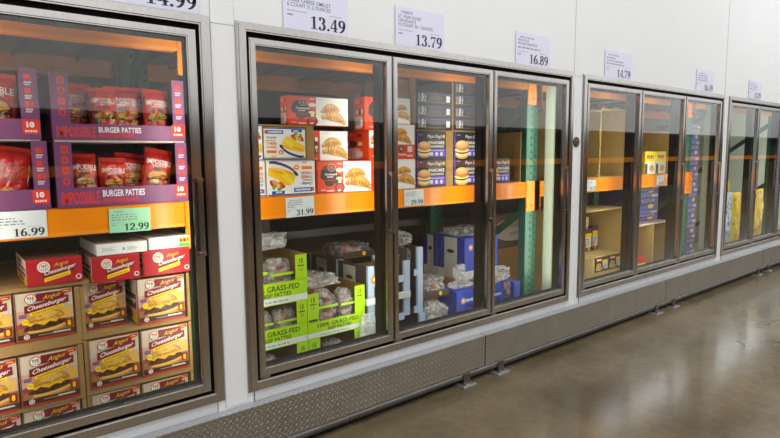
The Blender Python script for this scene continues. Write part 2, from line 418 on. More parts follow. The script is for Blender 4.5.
def art_redend(W, Hh):
    a = Art(W, Hh)
    a.rect(0, 0, W, Hh, (238, 226, 206)); a.rect(0, 0, W, 0.3 * Hh, (238, 178, 40)); a.rect(0.05 * W, 0.32 * Hh, 0.9 * W, 0.34 * Hh, (126, 20, 30))
    a.text('Cheeseburger', 0.08 * W, 0.4 * Hh, 0.2 * Hh, (250, 246, 240), w=0.84 * W, italic=0.2, bold=0.03)
    a.ell(0.5 * W, 0.16 * Hh, 0.26 * W, 0.1 * Hh, (160, 90, 40)); a.rect(0.1 * W, 0.72 * Hh, 0.5 * W, 0.2 * Hh, (150, 26, 34)); a.text('Angus', 0.14 * W, 0.75 * Hh, 0.14 * Hh, (248, 212, 40), w=0.4 * W, italic=0.2, bold=0.03)
    return a
def art_whiteslab(W, Hh, badge):
    a = Art(W, Hh)
    a.rect(0, 0, W, Hh, (236, 238, 230)); a.lines(0.1 * W, 0.62 * Hh, 0.3 * W, 0.07 * Hh, 3, (176, 180, 172), 3); a.rect(0.5 * W, 0.3 * Hh, 0.05 * W, 0.3 * Hh, (140, 176, 196)); a.lines(0.6 * W, 0.55 * Hh, 0.22 * W, 0.07 * Hh, 3, (150, 160, 150), 4)
    if badge:
        a.rect(0.72 * W, 0, 0.28 * W, 0.34 * Hh, (106, 170, 62)); a.rect(0.72 * W, 0.36 * Hh, 0.28 * W, 0.5 * Hh, (240, 208, 60), 0.02 * Hh); a.mark(5, 0.75 * W, 0.45 * Hh, 0.3 * Hh, (150, 40, 30), w=0.22 * W, italic=0.2, bold=0.02)
    return a

CRO = [(208, 146, 58), (222, 168, 78), (198, 132, 48), (226, 178, 92), (212, 152, 62), (224, 172, 84), (192, 126, 46)]
def croissant(a, cx, cy, w, rot, dull=1.0):
    c = lambda q: tuple(int(v * dull) for v in q)
    ca, sa = math.cos(rot), math.sin(rot)
    def P(x, y): return (cx + (x * ca - y * sa) * w, cy + (x * sa + y * ca) * w)
    order = [0, 8, 1, 7, 2, 6, 3, 5, 4]
    for i in order:
        t = -1 + i / 4.0
        x, y = 0.46 * t, -0.13 * t * t
        r = 0.20 * (1 - 0.6 * abs(t) ** 1.7)
        an = rot - 0.55 * t
        px, py = P(x, y)
        a.ell(px, py, 0.105 * w, (r + 0.012) * w, c((150, 92, 32)), an, n=18)
        a.ell(px, py, 0.092 * w, r * w, c(CRO[(i * 3) % 7]), an, n=18)
        px, py = P(x - 0.012, y + 0.045)
        a.ell(px, py, 0.045 * w, r * 0.55 * w, c((228, 180, 96)), an, n=12)
        px, py = P(x + 0.02, y - 0.06)
        a.ell(px, py, 0.05 * w, r * 0.4 * w, c((186, 120, 44)), an, n=12)
def two_croissants(a, x, y, w, h):
    m = min(w, h * 1.25); ox = x + w / 2
    croissant(a, ox - 0.10 * m, y + 0.70 * h, 0.70 * m, 0.12)
    croissant(a, ox + 0.06 * m, y + 0.36 * h, 0.92 * m, -0.18)
def art_croissant(W, Hh, split=0.45, text=True):
    a = Art(W, Hh); xs = split * W
    a.rect(0, 0, W, Hh, (228, 76, 34)); a.rect(0, 0.0, W, 0.02 * Hh, (180, 50, 22))
    a.rect(xs, 0.0, W - xs, Hh, (236, 236, 228))
    if split > 0.01:
        k = xs
        if split > 0.3:
            a.ell(0.42 * k, 0.64 * Hh, 0.30 * k, 0.24 * Hh, (74, 58, 54)); a.ell(0.66 * k, 0.44 * Hh, 0.3 * k, 0.16 * Hh, (74, 58, 54)); a.ell(0.46 * k, 0.34 * Hh, 0.2 * k, 0.14 * Hh, (74, 58, 54)); a.ell(0.30 * k, 0.54 * Hh, 0.2 * k, 0.14 * Hh, (74, 58, 54))
            a.ell(0.54 * k, 0.80 * Hh, 0.15 * k, 0.12 * Hh, (188, 182, 172)); a.ell(0.54 * k, 0.80 * Hh, 0.125 * k, 0.1 * Hh, (84, 66, 62)); a.ell(0.54 * k, 0.80 * Hh, 0.06 * k, 0.055 * Hh, (214, 110, 90))
            a.text('Croissants', 0.28 * k, 0.555 * Hh, 0.07 * Hh, (248, 244, 238), w=0.48 * k, bold=0.03); a.mark(6, 0.36 * k, 0.48 * Hh, 0.045 * Hh, (226, 216, 206), w=0.24 * k); a.rect(0.32 * k, 0.38 * Hh, 0.36 * k, 0.025 * Hh, (196, 70, 44))
            a.mark(2, 0.78 * k, 0.9 * Hh, 0.05 * Hh, (250, 220, 200), w=0.16 * k, bold=0.02); a.mark(4, 0.36 * k, 0.03 * Hh, 0.05 * Hh, (250, 220, 206), w=0.26 * k, bold=0.02); a.mark(7, 0.12 * k, 0.07 * Hh, 0.03 * Hh, (250, 220, 206), w=0.18 * k)
            bx = 0.86
        else:
            bx = 0.5
            a.ell(0.4 * k, 0.45 * Hh, 0.4 * k, 0.3 * Hh, (88, 60, 54))
        a.ell(bx * k, 0.72 * Hh, 0.12 * k + 0.004, 0.075 * Hh, (240, 236, 220)); a.ell((bx - 0.02) * k, 0.45 * Hh, 0.10 * k + 0.004, 0.055 * Hh, (242, 224, 150)); a.rect((bx - 0.06) * k, 0.28 * Hh, 0.12 * k, 0.16 * Hh, (240, 222, 160))
        a.ell(bx * k, 0.15 * Hh, 0.2 * k, 0.15 * Hh, (78, 34, 30)); a.ell(bx * k, 0.15 * Hh, 0.15 * k, 0.115 * Hh, (206, 64, 52)); a.ell(bx * k - 0.03 * k, 0.06 * Hh, 0.07 * k, 0.03 * Hh, (240, 226, 200))
    a.rect(xs + 0.03 * W, 0.92 * Hh, 0.2 * W, 0.016 * Hh, (190, 190, 184))
    two_croissants(a, xs, 0.04 * Hh, W - xs, 0.86 * Hh)
    return a
def art_cro_side(W, Hh):
    a = Art(W, Hh)
    a.rect(0, 0, W, Hh, (222, 72, 34)); a.rect(0.08 * W, 0.04 * Hh, 0.66 * W, 0.36 * Hh, (214, 204, 190)); a.lines(0.12 * W, 0.34 * Hh, 0.5 * W, 0.02 * Hh, 6, (140, 130, 124), 5)
    a.rect(0.6 * W, 0.1 * Hh, 0.2 * W, 0.2 * Hh, (240, 240, 236)); a.ell(0.5 * W, 0.55 * Hh, 0.14 * W, 0.11 * Hh, (84, 56, 50)); a.rect(0.2 * W, 0.49 * Hh, 0.16 * W, 0.12 * Hh, (240, 224, 170)); a.rect(0.66 * W, 0.5 * Hh, 0.14 * W, 0.12 * Hh, (240, 224, 170))
    a.ell(0.7 * W, 0.84 * Hh, 0.09 * W, 0.07 * Hh, (130, 70, 56)); a.lines(0.1 * W, 0.9 * Hh, 0.44 * W, 0.02 * Hh, 3, (244, 190, 160), 9)
    return a
def art_cro_up(W, Hh):
    a = Art(W, Hh)
    a.rect(0, 0, W, Hh, (236, 236, 228)); a.rect(0, 0, W, 0.42 * Hh, (224, 76, 36)); two_croissants(a, -0.25 * W, 0.42 * Hh, 1.2 * W, 0.55 * Hh)
    a.ell(0.30 * W, 0.29 * Hh, 0.14 * W, 0.1 * Hh, (84, 66, 62)); a.ell(0.30 * W, 0.29 * Hh, 0.07 * W, 0.05 * Hh, (200, 150, 130)); a.rect(0.62 * W, 0.2 * Hh, 0.24 * W, 0.17 * Hh, (222, 218, 206))
    a.text('Croissants', 0.1 * W, 0.1 * Hh, 0.06 * Hh, (250, 244, 236), w=0.45 * W, bold=0.03); a.rect(0.6 * W, 0.06 * Hh, 0.28 * W, 0.05 * Hh, (246, 210, 190))
    return a

def art_omelet(W, Hh, turn=False):
    a = Art(W, Hh, turn)
    B = (36, 52, 134)
    a.rect(0, 0, W, Hh, (238, 238, 230)); a.rect(0, 0.965 * Hh, W, 0.035 * Hh, B)
    a.rect(0, 0, W, 0.015 * Hh, B)
    a.rect(0.02 * W, 0.80 * Hh, 0.44 * W, 0.12 * Hh, B); a.rect(0.02 * W, 0.80 * Hh, 0.05 * W, 0.12 * Hh, (220, 90, 84)); a.mark(8, 0.1 * W, 0.83 * Hh, 0.06 * Hh, (236, 236, 240), w=0.33 * W, bold=0.03)
    a.rect(0.66 * W, 0.87 * Hh, 0.26 * W, 0.09 * Hh, B); a.mark(4, 0.71 * W, 0.885 * Hh, 0.05 * Hh, (240, 240, 244), w=0.14 * W)
    a.ell(0.70 * W, 0.19 * Hh, 0.28 * W, 0.12 * Hh, (44, 50, 108), -0.32); a.ell(0.44 * W, 0.36 * Hh, 0.09 * W, 0.06 * Hh, (48, 54, 112), -0.6); a.ell(0.71 * W, 0.24 * Hh, 0.27 * W, 0.09 * Hh, (232, 230, 226), -0.32)
    for i, (x, y, c) in enumerate([(0.70, 0.74, (200, 44, 40)), (0.76, 0.80, (110, 160, 50)), (0.82, 0.68, (214, 60, 50)), (0.78, 0.70, (236, 206, 70)), (0.88, 0.74, (120, 160, 60)), (0.92, 0.64, (196, 50, 60)), (0.86, 0.62, (238, 170, 60)), (0.72, 0.66, (226, 80, 60))]):
        a.ell(x * W, y * Hh, 0.06 * W, 0.06 * Hh, c, 0.4 * i, n=10)
    a.poly([(0.42 * W, 0.44 * Hh), (0.46 * W, 0.62 * Hh), (0.54 * W, 0.72 * Hh), (0.64 * W, 0.70 * Hh), (0.82 * W, 0.52 * Hh), (0.985 * W, 0.42 * Hh), (0.985 * W, 0.20 * Hh), (0.84 * W, 0.20 * Hh), (0.62 * W, 0.27 * Hh), (0.46 * W, 0.36 * Hh)], (248, 200, 12))
    a.ell(0.60 * W, 0.50 * Hh, 0.16 * W, 0.08 * Hh, (252, 218, 50), -0.7); a.ell(0.80 * W, 0.32 * Hh, 0.16 * W, 0.03 * Hh, (238, 160, 10), -0.3); a.ell(0.54 * W, 0.36 * Hh, 0.1 * W, 0.025 * Hh, (240, 166, 12), -0.4)
    a.text('Omelets', 0.05 * W, 0.645 * Hh, 0.085 * Hh, (60, 78, 160), w=0.24 * W, italic=0.3, bold=0.02)
    a.mark(4, 0.05 * W, 0.56 * Hh, 0.04 * Hh, (170, 150, 60), w=0.22 * W); a.text('THREE', 0.05 * W, 0.44 * Hh, 0.09 * Hh, (232, 112, 34), w=0.25 * W, bold=0.03); a.text('CHEESE', 0.05 * W, 0.33 * Hh, 0.08 * Hh, (232, 112, 34), w=0.25 * W, bold=0.03)
    a.rect(0.06 * W, 0.17 * Hh, 0.23 * W, 0.09 * Hh, (236, 124, 40)); a.ell(0.40 * W, 0.20 * Hh, 0.062 * W, 0.075 * Hh, (238, 124, 34)); a.mark(2, 0.37 * W, 0.17 * Hh, 0.05 * Hh, (250, 230, 200), w=0.06 * W, bold=0.02)
    a.ell(0.22 * W, 0.03 * Hh, 0.06 * W, 0.06 * Hh, (244, 190, 110), a0=0, a1=180)
    return a
def art_omelet_end(W, Hh):
    a = Art(W, Hh)
    a.rect(0, 0, W, Hh, (236, 236, 232)); a.rect(0, 0.86 * Hh, W, 0.14 * Hh, (66, 74, 150)); a.ell(0.6 * W, 0.42 * Hh, 0.42 * W, 0.16 * Hh, (248, 200, 20)); a.ell(0.45 * W, 0.6 * Hh, 0.2 * W, 0.12 * Hh, (220, 70, 44)); a.ell(0.7 * W, 0.6 * Hh, 0.16 * W, 0.08 * Hh, (230, 110, 50)); a.ell(0.6 * W, 0.16 * Hh, 0.5 * W, 0.08 * Hh, (48, 56, 116)); a.rect(0, 0, W, 0.06 * Hh, (40, 56, 140))
    return a

def sandwich(a, cx, cy, w):
    a.ell(cx, cy - 0.30 * w, 0.46 * w, 0.20 * w, (206, 152, 84)); a.ell(cx, cy - 0.24 * w, 0.46 * w, 0.16 * w, (238, 208, 130)); a.ell(cx, cy - 0.10 * w, 0.5 * w, 0.16 * w, (96, 56, 34)); a.ell(cx, cy - 0.06 * w, 0.5 * w, 0.12 * w, (246, 226, 160))
    a.rect(cx - 0.48 * w, cy - 0.06 * w, 0.96 * w, 0.05 * w, (246, 196, 48)); a.ell(cx, cy + 0.04 * w, 0.46 * w, 0.12 * w, (126, 66, 34)); a.ell(cx, cy + 0.14 * w, 0.47 * w, 0.26 * w, (196, 128, 62)); a.ell(cx, cy + 0.22 * w, 0.42 * w, 0.17 * w, (226, 172, 104)); a.ell(cx - 0.04 * w, cy + 0.26 * w, 0.26 * w, 0.08 * w, (238, 194, 132))
PUR = (96, 68, 178)
def art_pancake(W, Hh):
    a = Art(W, Hh)
    a.rect(0, 0, W, Hh, (40, 36, 38)); a.rect(0, 0, 0.035 * W, Hh, PUR); a.rect(0.3 * W, 0.06 * Hh, 0.68 * W, 0.3 * Hh, PUR)
    a.text('Papa Dog\'s', 0.34 * W, 0.74 * Hh, 0.16 * Hh, (246, 244, 240), w=0.52 * W, italic=0.4, bold=0.0); a.rect(0.36 * W, 0.69 * Hh, 0.5 * W, 0.012 * Hh, (170, 120, 150))
    a.text('PANCAKE', 0.4 * W, 0.53 * Hh, 0.12 * Hh, (248, 240, 226), w=0.55 * W, bold=0.02); a.text('SANDWICH', 0.42 * W, 0.40 * Hh, 0.09 * Hh, (246, 232, 196), w=0.5 * W, bold=0.02)
    sandwich(a, 0.25 * W, 0.36 * Hh, 0.46 * W)
    for i in range(3): a.ell((0.50 + 0.17 * i) * W, 0.17 * Hh, 0.05 * W, 0.06 * Hh, (214, 206, 236)); a.rect((0.45 + 0.17 * i) * W, 0.09 * Hh, 0.1 * W, 0.02 * Hh, (200, 190, 230))
    a.mark(12, 0.44 * W, 0.27 * Hh, 0.045 * Hh, (190, 176, 226), w=0.48 * W); a.ell(0.93 * W, 0.83 * Hh, 0.028 * W, 0.07 * Hh, (236, 200, 80)); a.rect(0.07 * W, 0.86 * Hh, 0.12 * W, 0.05 * Hh, (120, 100, 190))
    return a
def art_pancake_end(W, Hh):
    a = Art(W, Hh)
    a.rect(0, 0, W, Hh, (44, 40, 42)); a.rect(0.03 * W, 0.80 * Hh, 0.94 * W, 0.10 * Hh, (78, 62, 130)); a.rect(0.03 * W, 0.14 * Hh, 0.82 * W, 0.05 * Hh, (110, 98, 84))
    a.text('Papa', 0.20 * W, 0.16 * Hh, 0.08 * W, (236, 234, 230), w=0.66 * Hh, rot90=True, bold=0.03, italic=0.2); a.text('Dog\'s', 0.26 * W, 0.16 * Hh, 0.06 * W, (220, 216, 206), w=0.6 * Hh, rot90=True, bold=0.02, italic=0.2)
    a.text('PANCAKE', 0.085 * W, 0.16 * Hh, 0.04 * W, (200, 192, 160), w=0.62 * Hh, rot90=True, bold=0.03); a.text('SANDWICH', 0.135 * W, 0.16 * Hh, 0.03 * W, (176, 168, 140), w=0.62 * Hh, rot90=True, bold=0.03)
    a.rect(0.83 * W, 0.22 * Hh, 0.10 * W, 0.52 * Hh, (232, 234, 226)); a.rect(0.86 * W, 0.38 * Hh, 0.04 * W, 0.2 * Hh, (190, 200, 186)); a.lines(0.36 * W, 0.62 * Hh, 0.4 * W, 0.05 * Hh, 4, (96, 92, 92), 8)
    return a

LIME = (176, 222, 20)
DK = (52, 66, 22)

# ------------------------------------------------------------------ the setting
mb = MB(); mb.box(-9, 44, -6.2, 0.06, -H - 0.1, -H, (120, 108, 88)); struct('floor', mb, 'concrete')
mb = MB(); mb.box(-4, 8.2, 0.06, 2.6, -H - 0.1, -1.195, (86, 82, 76)); struct('floor_freezer', mb, 'matte')
mb = MB(); mb.box(-9, 44, -6.2, 0.06, 3.6, 3.7, (226, 226, 222)); struct('ceiling', mb, 'wallpaint')
mb = MB(); mb.box(-4, 8.2, 0.06, 2.6, 1.5, 1.56, (150, 148, 142)); struct('ceiling_freezer', mb, 'matte')
mb = MB(); mb.box(-4, 8.2, 2.5, 2.6, -1.3, 1.5, (92, 88, 82)); struct('wall_rear', mb, 'matte')
mb = MB(); mb.box(7.95, 8.2, 0.06, 2.5, -1.3, 1.5, (214, 226, 210)); struct('wall_freezer_end', mb, 'wallpaint')
mb = MB(); mb.box(-4.1, -4, 0.06, 2.5, -1.3, 1.5, (120, 118, 112)); struct('wall_freezer_left', mb, 'matte')

W3 = 2.286; PITCH = 2.5023
BAY = [-PITCH, 0.0, PITCH, 2 * PITCH]
WHITE = (232, 231, 228)
mb = MB()                                              # the white front of the freezer with one opening per bay
mb.box(-9, 44, 0.0, 0.06, 0.54, 3.6, WHITE)
mb.box(-9, 44, 0.0, 0.06, -H, -1.006, WHITE)
xs = [-9.0] + [q for L in BAY for q in (L - 0.05, L + W3 + 0.05)] + [44.0]
for i in range(0, len(xs), 2): mb.box(xs[i], xs[i + 1], 0.0, 0.06, -1.006, 0.54, WHITE)
struct('wall_front', mb, 'wallpaint')
for n, L in enumerate(BAY[1:] + [3 * PITCH]):          # pillar covers with their joints
    c = L - 0.108
    mb = MB(); mb.box(c - 0.049, c + 0.049, -0.0025, 0.0, -1.05, 0.5215, WHITE, 0.0008); mb.box(c - 0.049, c + 0.049, -0.0025, 0.0, 0.5235, 3.55, WHITE, 0.0008)
    for xx in (c - 0.0502, c + 0.0490): mb.box(xx, xx + 0.0012, -0.0012, 0.0, -1.05, 3.55, (140, 140, 138))
    mb.box(c - 0.049, c + 0.049, -0.0012, 0.0, 0.5217, 0.5233, (140, 140, 138))
    struct(f'trim_{n + 1}', mb, 'wallpaint')
for n, L in enumerate(BAY):
    mb = MB(); mb.box(L - 0.026, L + W3 + 0.022, -0.004, 0.0, -1.057, -1.0135, (206, 206, 206), 0.001)
    for xx in (L - 0.0295, L + W3 + 0.0222): mb.box(xx, xx + 0.003, -0.003, 0.0, -1.058, -1.0135, (92, 92, 92))
    struct(f'trim_{n + 5}', mb, 'wallpaint')
for n, (y0, y1, x) in enumerate([(0.14, 0.218, 2.352), (0.132, 0.215, 4.985)]):
    mb = MB(); mb.box(x - 0.012, x + 0.02, y0, y1, -1.195, 1.45, (150, 162, 144), 0.003)
    struct(f'trim_{n + 9}', mb, 'wallpaint')
mb = MB(); mb.box(-9, 44, -0.006, 0.0, -H, -1.25, (44, 42, 40)); struct('recess_shade', mb, 'rubber')  # dark strip standing in for the shade in the recess behind the tube
mb = MB(); mb.box(-4, 7.9, 1.42, 1.46, -0.6, -0.545, (120, 114, 108)); mb.box(0.72, 0.8, 1.42, 1.46, -1.19, -0.3, (116, 108, 102)); struct('trim_11', mb, 'greymetal')

# the facing side of the aisle, seen only as reflections in steel, glass and floor
mb = MB()
mb.box(-9, 44, -6.2, -6.1, 0.62, 3.6, (234, 233, 230)); mb.box(-9, 44, -6.2, -6.1, -H, -1.0, (96, 88, 76)); mb.box(-9, 44, -6.2, -6.12, -1.0, 0.62, (22, 21, 20))
r = random.Random(3)
x = -9.0
while x < 44:
    w = r.uniform(0.25, 0.6)
    mb.box(x, x + w - 0.04, -6.12, -6.1, -0.98, -0.98 + r.uniform(0.4, 0.66), r.choice([(70, 56, 40), (44, 38, 34), (66, 34, 26), (36, 38, 42), (90, 76, 58), (34, 52, 44)]))
    mb.box(x, x + w - 0.04, -6.12, -6.1, -0.08, -0.08 + r.uniform(0.2, 0.4), r.choice([(56, 46, 34), (38, 36, 34), (44, 72, 60), (34, 32, 30)]))
    x += w
mb.box(-9, 44, -6.12, -6.09, -0.24, -0.1, (236, 134, 20)); mb.box(-9, 44, -6.12, -6.09, 0.56, 0.62, (70, 68, 64))
struct('wall_opposite', mb, 'matte')

# ------------------------------------------------------------------ freezer bays
ST = (204, 200, 196)
def ring(mb, xo0, xo1, zo0, zo1, xi0, xi1, zi0, zi1, y0, y1, col, bev):
    """mitred frame: four bars around an opening, edges eased"""
    bm = bmesh.new()
    V = {}
    for nm, (xa, xb, za, zb) in (('o', (xo0, xo1, zo0, zo1)), ('i', (xi0, xi1, zi0, zi1))):
        for y in (y0, y1):
            V[nm, y] = [bm.verts.new(p) for p in ((xa, y, za), (xb, y, za), (xb, y, zb), (xa, y, zb))]
    for i in range(4):
        j = (i + 1) % 4
        bm.faces.new((V['o', y0][i], V['o', y0][j], V['i', y0][j], V['i', y0][i]))
        bm.faces.new((V['o', y1][j], V['o', y1][i], V['i', y1][i], V['i', y1][j]))
        bm.faces.new((V['o', y0][j], V['o', y0][i], V['o', y1][i], V['o', y1][j]))
        bm.faces.new((V['i', y0][i], V['i', y0][j], V['i', y1][j], V['i', y1][i]))
    bmesh.ops.recalc_face_normals(bm, faces=bm.faces)
    ed = [e for e in bm.edges if len({round(v.co.y, 5) for v in e.verts}) == 1 and abs(e.verts[0].co.y - y0) < 1e-6 and not ((e.verts[0].co.x != e.verts[1].co.x) and (e.verts[0].co.z != e.verts[1].co.z))]
    bmesh.ops.bevel(bm, geom=ed, offset=bev, segments=2, affect='EDGES')
    mb.bm(bm, col)

BAY_LABEL = ['three-door freezer bay with red burger packs, cut off by the photo edge',
             'three-door freezer bay with croissant cartons above and lime green patty cases below',
             'three-door freezer bay holding brown kraft trays and purple cartons',
             'small far freezer bay holding tall yellow bags, beyond the kraft tray bay']
for n, L in enumerate(BAY):
    root = empty('freezer_bay', (L, 0, -1.006), BAY_LABEL[n], 'freezer', 'glass door freezer bays in the white wall')
    mb = MB(); ring(mb, L - 0.05, L + W3 + 0.05, -1.006, 0.54, L - 0.011, L + W3 + 0.011, -0.968, 0.508, -0.014, 0.03, ST, 0.006); ring(mb, L - 0.055, L + W3 + 0.055, -1.013, 0.545, L - 0.046, L + W3 + 0.046, -0.999, 0.534, -0.006, 0.02, ST, 0.002); build('outer_frame', mb, 'steel', root)
    mb = MB(); ring(mb, L - 0.012, L + W3 + 0.012, -0.972, 0.509, L + 0.04, L + W3 - 0.04, -0.915, 0.449, 0.032, 0.046, (20, 20, 20), 0.001); build('gasket', mb, 'rubber', root)
    for k, xc in enumerate((L + 0.005, L + 0.762, L + 1.524, L + W3 + 0.014)):
        x0, x1 = xc - 0.04, xc + (0.03 if k == 3 else 0.04); yb = 0.08 if k == 3 else 0.105
        mb = MB(); mb.box(x0, x1, 0.047, yb, -0.965, 0.5, (58, 54, 50), 0.003)
        mu = build('mullion', mb, 'greymetal', root)
        mb = MB(); mb.box(xc - 0.012, xc + 0.012, yb + 0.001, yb + 0.009, -0.93, 0.47, (240, 242, 238), 0.002); build('light_strip', mb, 'paper', mu)
    for k in range(3):
        x0, x1 = L + 0.762 * k + (0.002 if k == 0 else 0.005), L + 0.762 * (k + 1) - (0.002 if k == 2 else 0.003)
        mb = MB(); ring(mb, x0, x1, -0.957, 0.486, x0 + 0.029, x1 - 0.037, -0.919, 0.457, -0.008, 0.028, ST, 0.005)
        d = build('door', mb, 'steel', root)
        mb = MB(); mb.box(x0 + 0.024, x1 - 0.032, 0.008, 0.02, -0.923, 0.461, (220, 230, 225)); build('glass_pane', mb, 'glass', d)
        mb = MB(); ring(mb, x0 + 0.022, x1 - 0.030, -0.926, 0.464, x0 + 0.032, x1 - 0.045, -0.905, 0.442, 0.0205, 0.027, (30, 29, 28), 0.001); build('glazing_seal', mb, 'rubber', d)
        mb = MB(); hx = x1 - 0.012
        mb.box(hx - 0.013, hx + 0.006, -0.034, -0.020, -0.385, -0.085, ST, 0.005); mb.box(hx - 0.018, hx + 0.008, -0.036, -0.006, -0.098, -0.08, ST, 0.003); mb.box(hx - 0.018, hx + 0.008, -0.036, -0.006, -0.39, -0.372, ST, 0.003)
        build('handle', mb, 'steel', d)
        mb = MB(); mb.box(x0 + 0.004, x0 + 0.05, -0.002, 0.02, -0.9675, -0.958, (150, 146, 140), 0.002); build('hinge', mb, 'greymetal', d)

mb = MB(); mb.cyl((2.382, -0.0095, 0.083), (2.382, -0.0024, 0.083), 0.034, (74, 72, 70), 28)
lk = tag(build('lock', mb, 'rubber', None, (2.382, -0.0024, 0.083)), 'round dark lock with steel core on the second white pillar', 'lock')
mb = MB(); mb.cyl((2.382, -0.013, 0.078), (2.382, -0.0096, 0.078), 0.02, (190, 188, 184), 22); mb.box(2.379, 2.385, -0.0138, -0.0131, 0.066, 0.09, (30, 30, 30)); build('lock_cylinder', mb, 'steel', lk)

# kick plates, bumper tube, feet
edges = [-3.17, -0.877, 1.423, 3.718, 6.03, 8.33]
KL = ['diamond tread kick plate at the photo corner below the burger bay', 'diamond tread kick plate with its joint below the patty cases', 'diamond tread kick plate under the gap between the croissant and kraft tray bays', 'diamond tread kick plate below the kraft tray bay', 'diamond tread kick plate farthest along the wall']
for i in range(5):
    x0, x1 = edges[i] + 0.004, edges[i + 1] - 0.004
    mb = MB()
    bm = bmesh.new()
    prof = [(-0.046, -1.0625), (-0.05, -1.0625), (-0.05, -1.245), (-0.046, -1.245)]
    A = [bm.verts.new((x0, y, z)) for y, z in prof]; B = [bm.verts.new((x1, y, z)) for y, z in prof]
    for k in range(4): bm.faces.new((A[k], A[(k + 1) % 4], B[(k + 1) % 4], B[k]))
    bm.faces.new(A[::-1]); bm.faces.new(B)
    bmesh.ops.recalc_face_normals(bm, faces=bm.faces)
    mb.bm(bm, (150, 142, 128))
    kp = tag(build('kick_plate', mb, 'tread'), KL[i], 'kick plate', 'tread kick plates along the freezer base')
    mb = MB(); mb.box(x0, x1, -0.0515, -0.001, -1.0624, -1.0575, (226, 226, 224), 0.002); build('top_flange', mb, 'tread_lit', kp)
tb = [-1.86, 0.442, 2.74, 5.04, 7.34]
TL = ['grey bumper tube at the base, cut off by the photo bottom', 'grey bumper tube at the base below the lime green cases', 'grey bumper tube at the base below the kraft tray bay', 'grey bumper tube at the base below the far yellow bag bay']
for i in range(4):
    mb = MB(); mb.cyl((tb[i] + 0.002, -0.028, -1.268), (tb[i + 1] - 0.002, -0.028, -1.268), 0.0215, (118, 114, 110), 18)
    tag(build('bumper_tube', mb, 'greymetal'), TL[i], 'bumper tube', 'bumper tubes along the freezer base')
FL = ['below the patty cases, left of the kick plate joint', 'below the purple bag boxes, right of the first kick plate joint', 'left of the joint below the kraft tray bay', 'right of the joint below the kraft tray bay', 'left of the farthest kick plate joint', 'right of the farthest kick plate joint']
foot = None
for i, x in enumerate([1.262, 1.565, 3.56, 3.868, 5.88, 6.18]):
    lb = 'grey foot bracket ' + FL[i]
    if foot is None:
        foot = empty('foot_bracket', (0, -0.03, -H), lb, 'foot bracket', 'foot brackets along the freezer base'); o = foot
        mb = MB(); mb.box(-0.055, 0.055, -0.085, -0.006, -H, -H + 0.008, (190, 188, 184), 0.002); build('base_plate', mb, 'greymetal', foot)
        mb = MB(); mb.box(-0.02, 0.02, -0.05, -0.01, -H + 0.008, -1.2915, (96, 92, 88), 0.003); mb.box(-0.026, 0.026, -0.056, -0.0505, -H + 0.008, -1.25, (104, 100, 96), 0.001); build('upright_plate', mb, 'greymetal', foot)
        for sx in (-0.034, 0.034):
            mb = MB(); mb.cyl((sx, -0.07, -H + 0.008), (sx, -0.07, -H + 0.024), 0.007, (190, 186, 180), 8); build('bolt', mb, 'steel', foot)
        foot.location.x = x; 
    else:
        copy_tree(foot, (x, -0.03, -H), lb)

# ------------------------------------------------------------------ pallet racking in the freezer
OR = (246, 140, 8); GR = (52, 112, 90)
POSTX = [-0.077, 2.335, 4.89, 7.33]
PL = ['green perforated rack upright hidden behind the first white pillar', 'green perforated rack upright with brace behind the third croissant bay door', 'green perforated rack upright beside the purple cartons in the kraft tray bay', 'green rack upright with braces at the far freezer end wall']
proto = None
for i, x in enumerate(POSTX):
    if proto is None:
        proto = empty('rack_upright', (0, 0.3, -1.195), PL[0], 'rack upright', 'green rack uprights'); p = proto
        for y0, nm in ((0.312, 'front_post'), (1.3, 'rear_post')):
            mb = MB(); mb.box(-0.078, 0.0, y0, y0 + 0.06, -1.19, 1.45, GR, 0.003); mb.box(0.012, 0.076, y0 + 0.018, y0 + 0.07, -1.19, 1.45, (42, 92, 74), 0.003)
            for k in range(50):
                z = -1.15 + k * 0.0508
                mb.cyl((-0.022, y0 - 0.0006, z), (-0.022, y0 + 0.003, z), 0.010, (16, 22, 20), 8); mb.cyl((0.054, y0 + 0.0174, z + 0.02), (0.054, y0 + 0.02, z + 0.02), 0.0085, (20, 28, 25), 8)
            build(nm, mb, 'paint', p)
        for za, zb in ((-1.08, -0.40), (-0.33, 0.36), (0.42, 1.1)):
            mb = MB(); mb.bar((-0.03, 1.3, za - 0.3 * 0), (-0.03, 0.36, zb), 0.05, 0.03, GR); build('brace', mb, 'paint', p)
        p.location.x = x; p['_o'] = (x, 0.3, -1.195)
    else:
        copy_tree(proto, (x, 0.3, -1.195), PL[i])
BL = [('burger bay', -2.62, -0.184), ('croissant and patty bay', -0.016, 2.252), ('kraft tray bay', 2.42, 4.80), ('far yellow bag bay', 4.975, 7.245)]
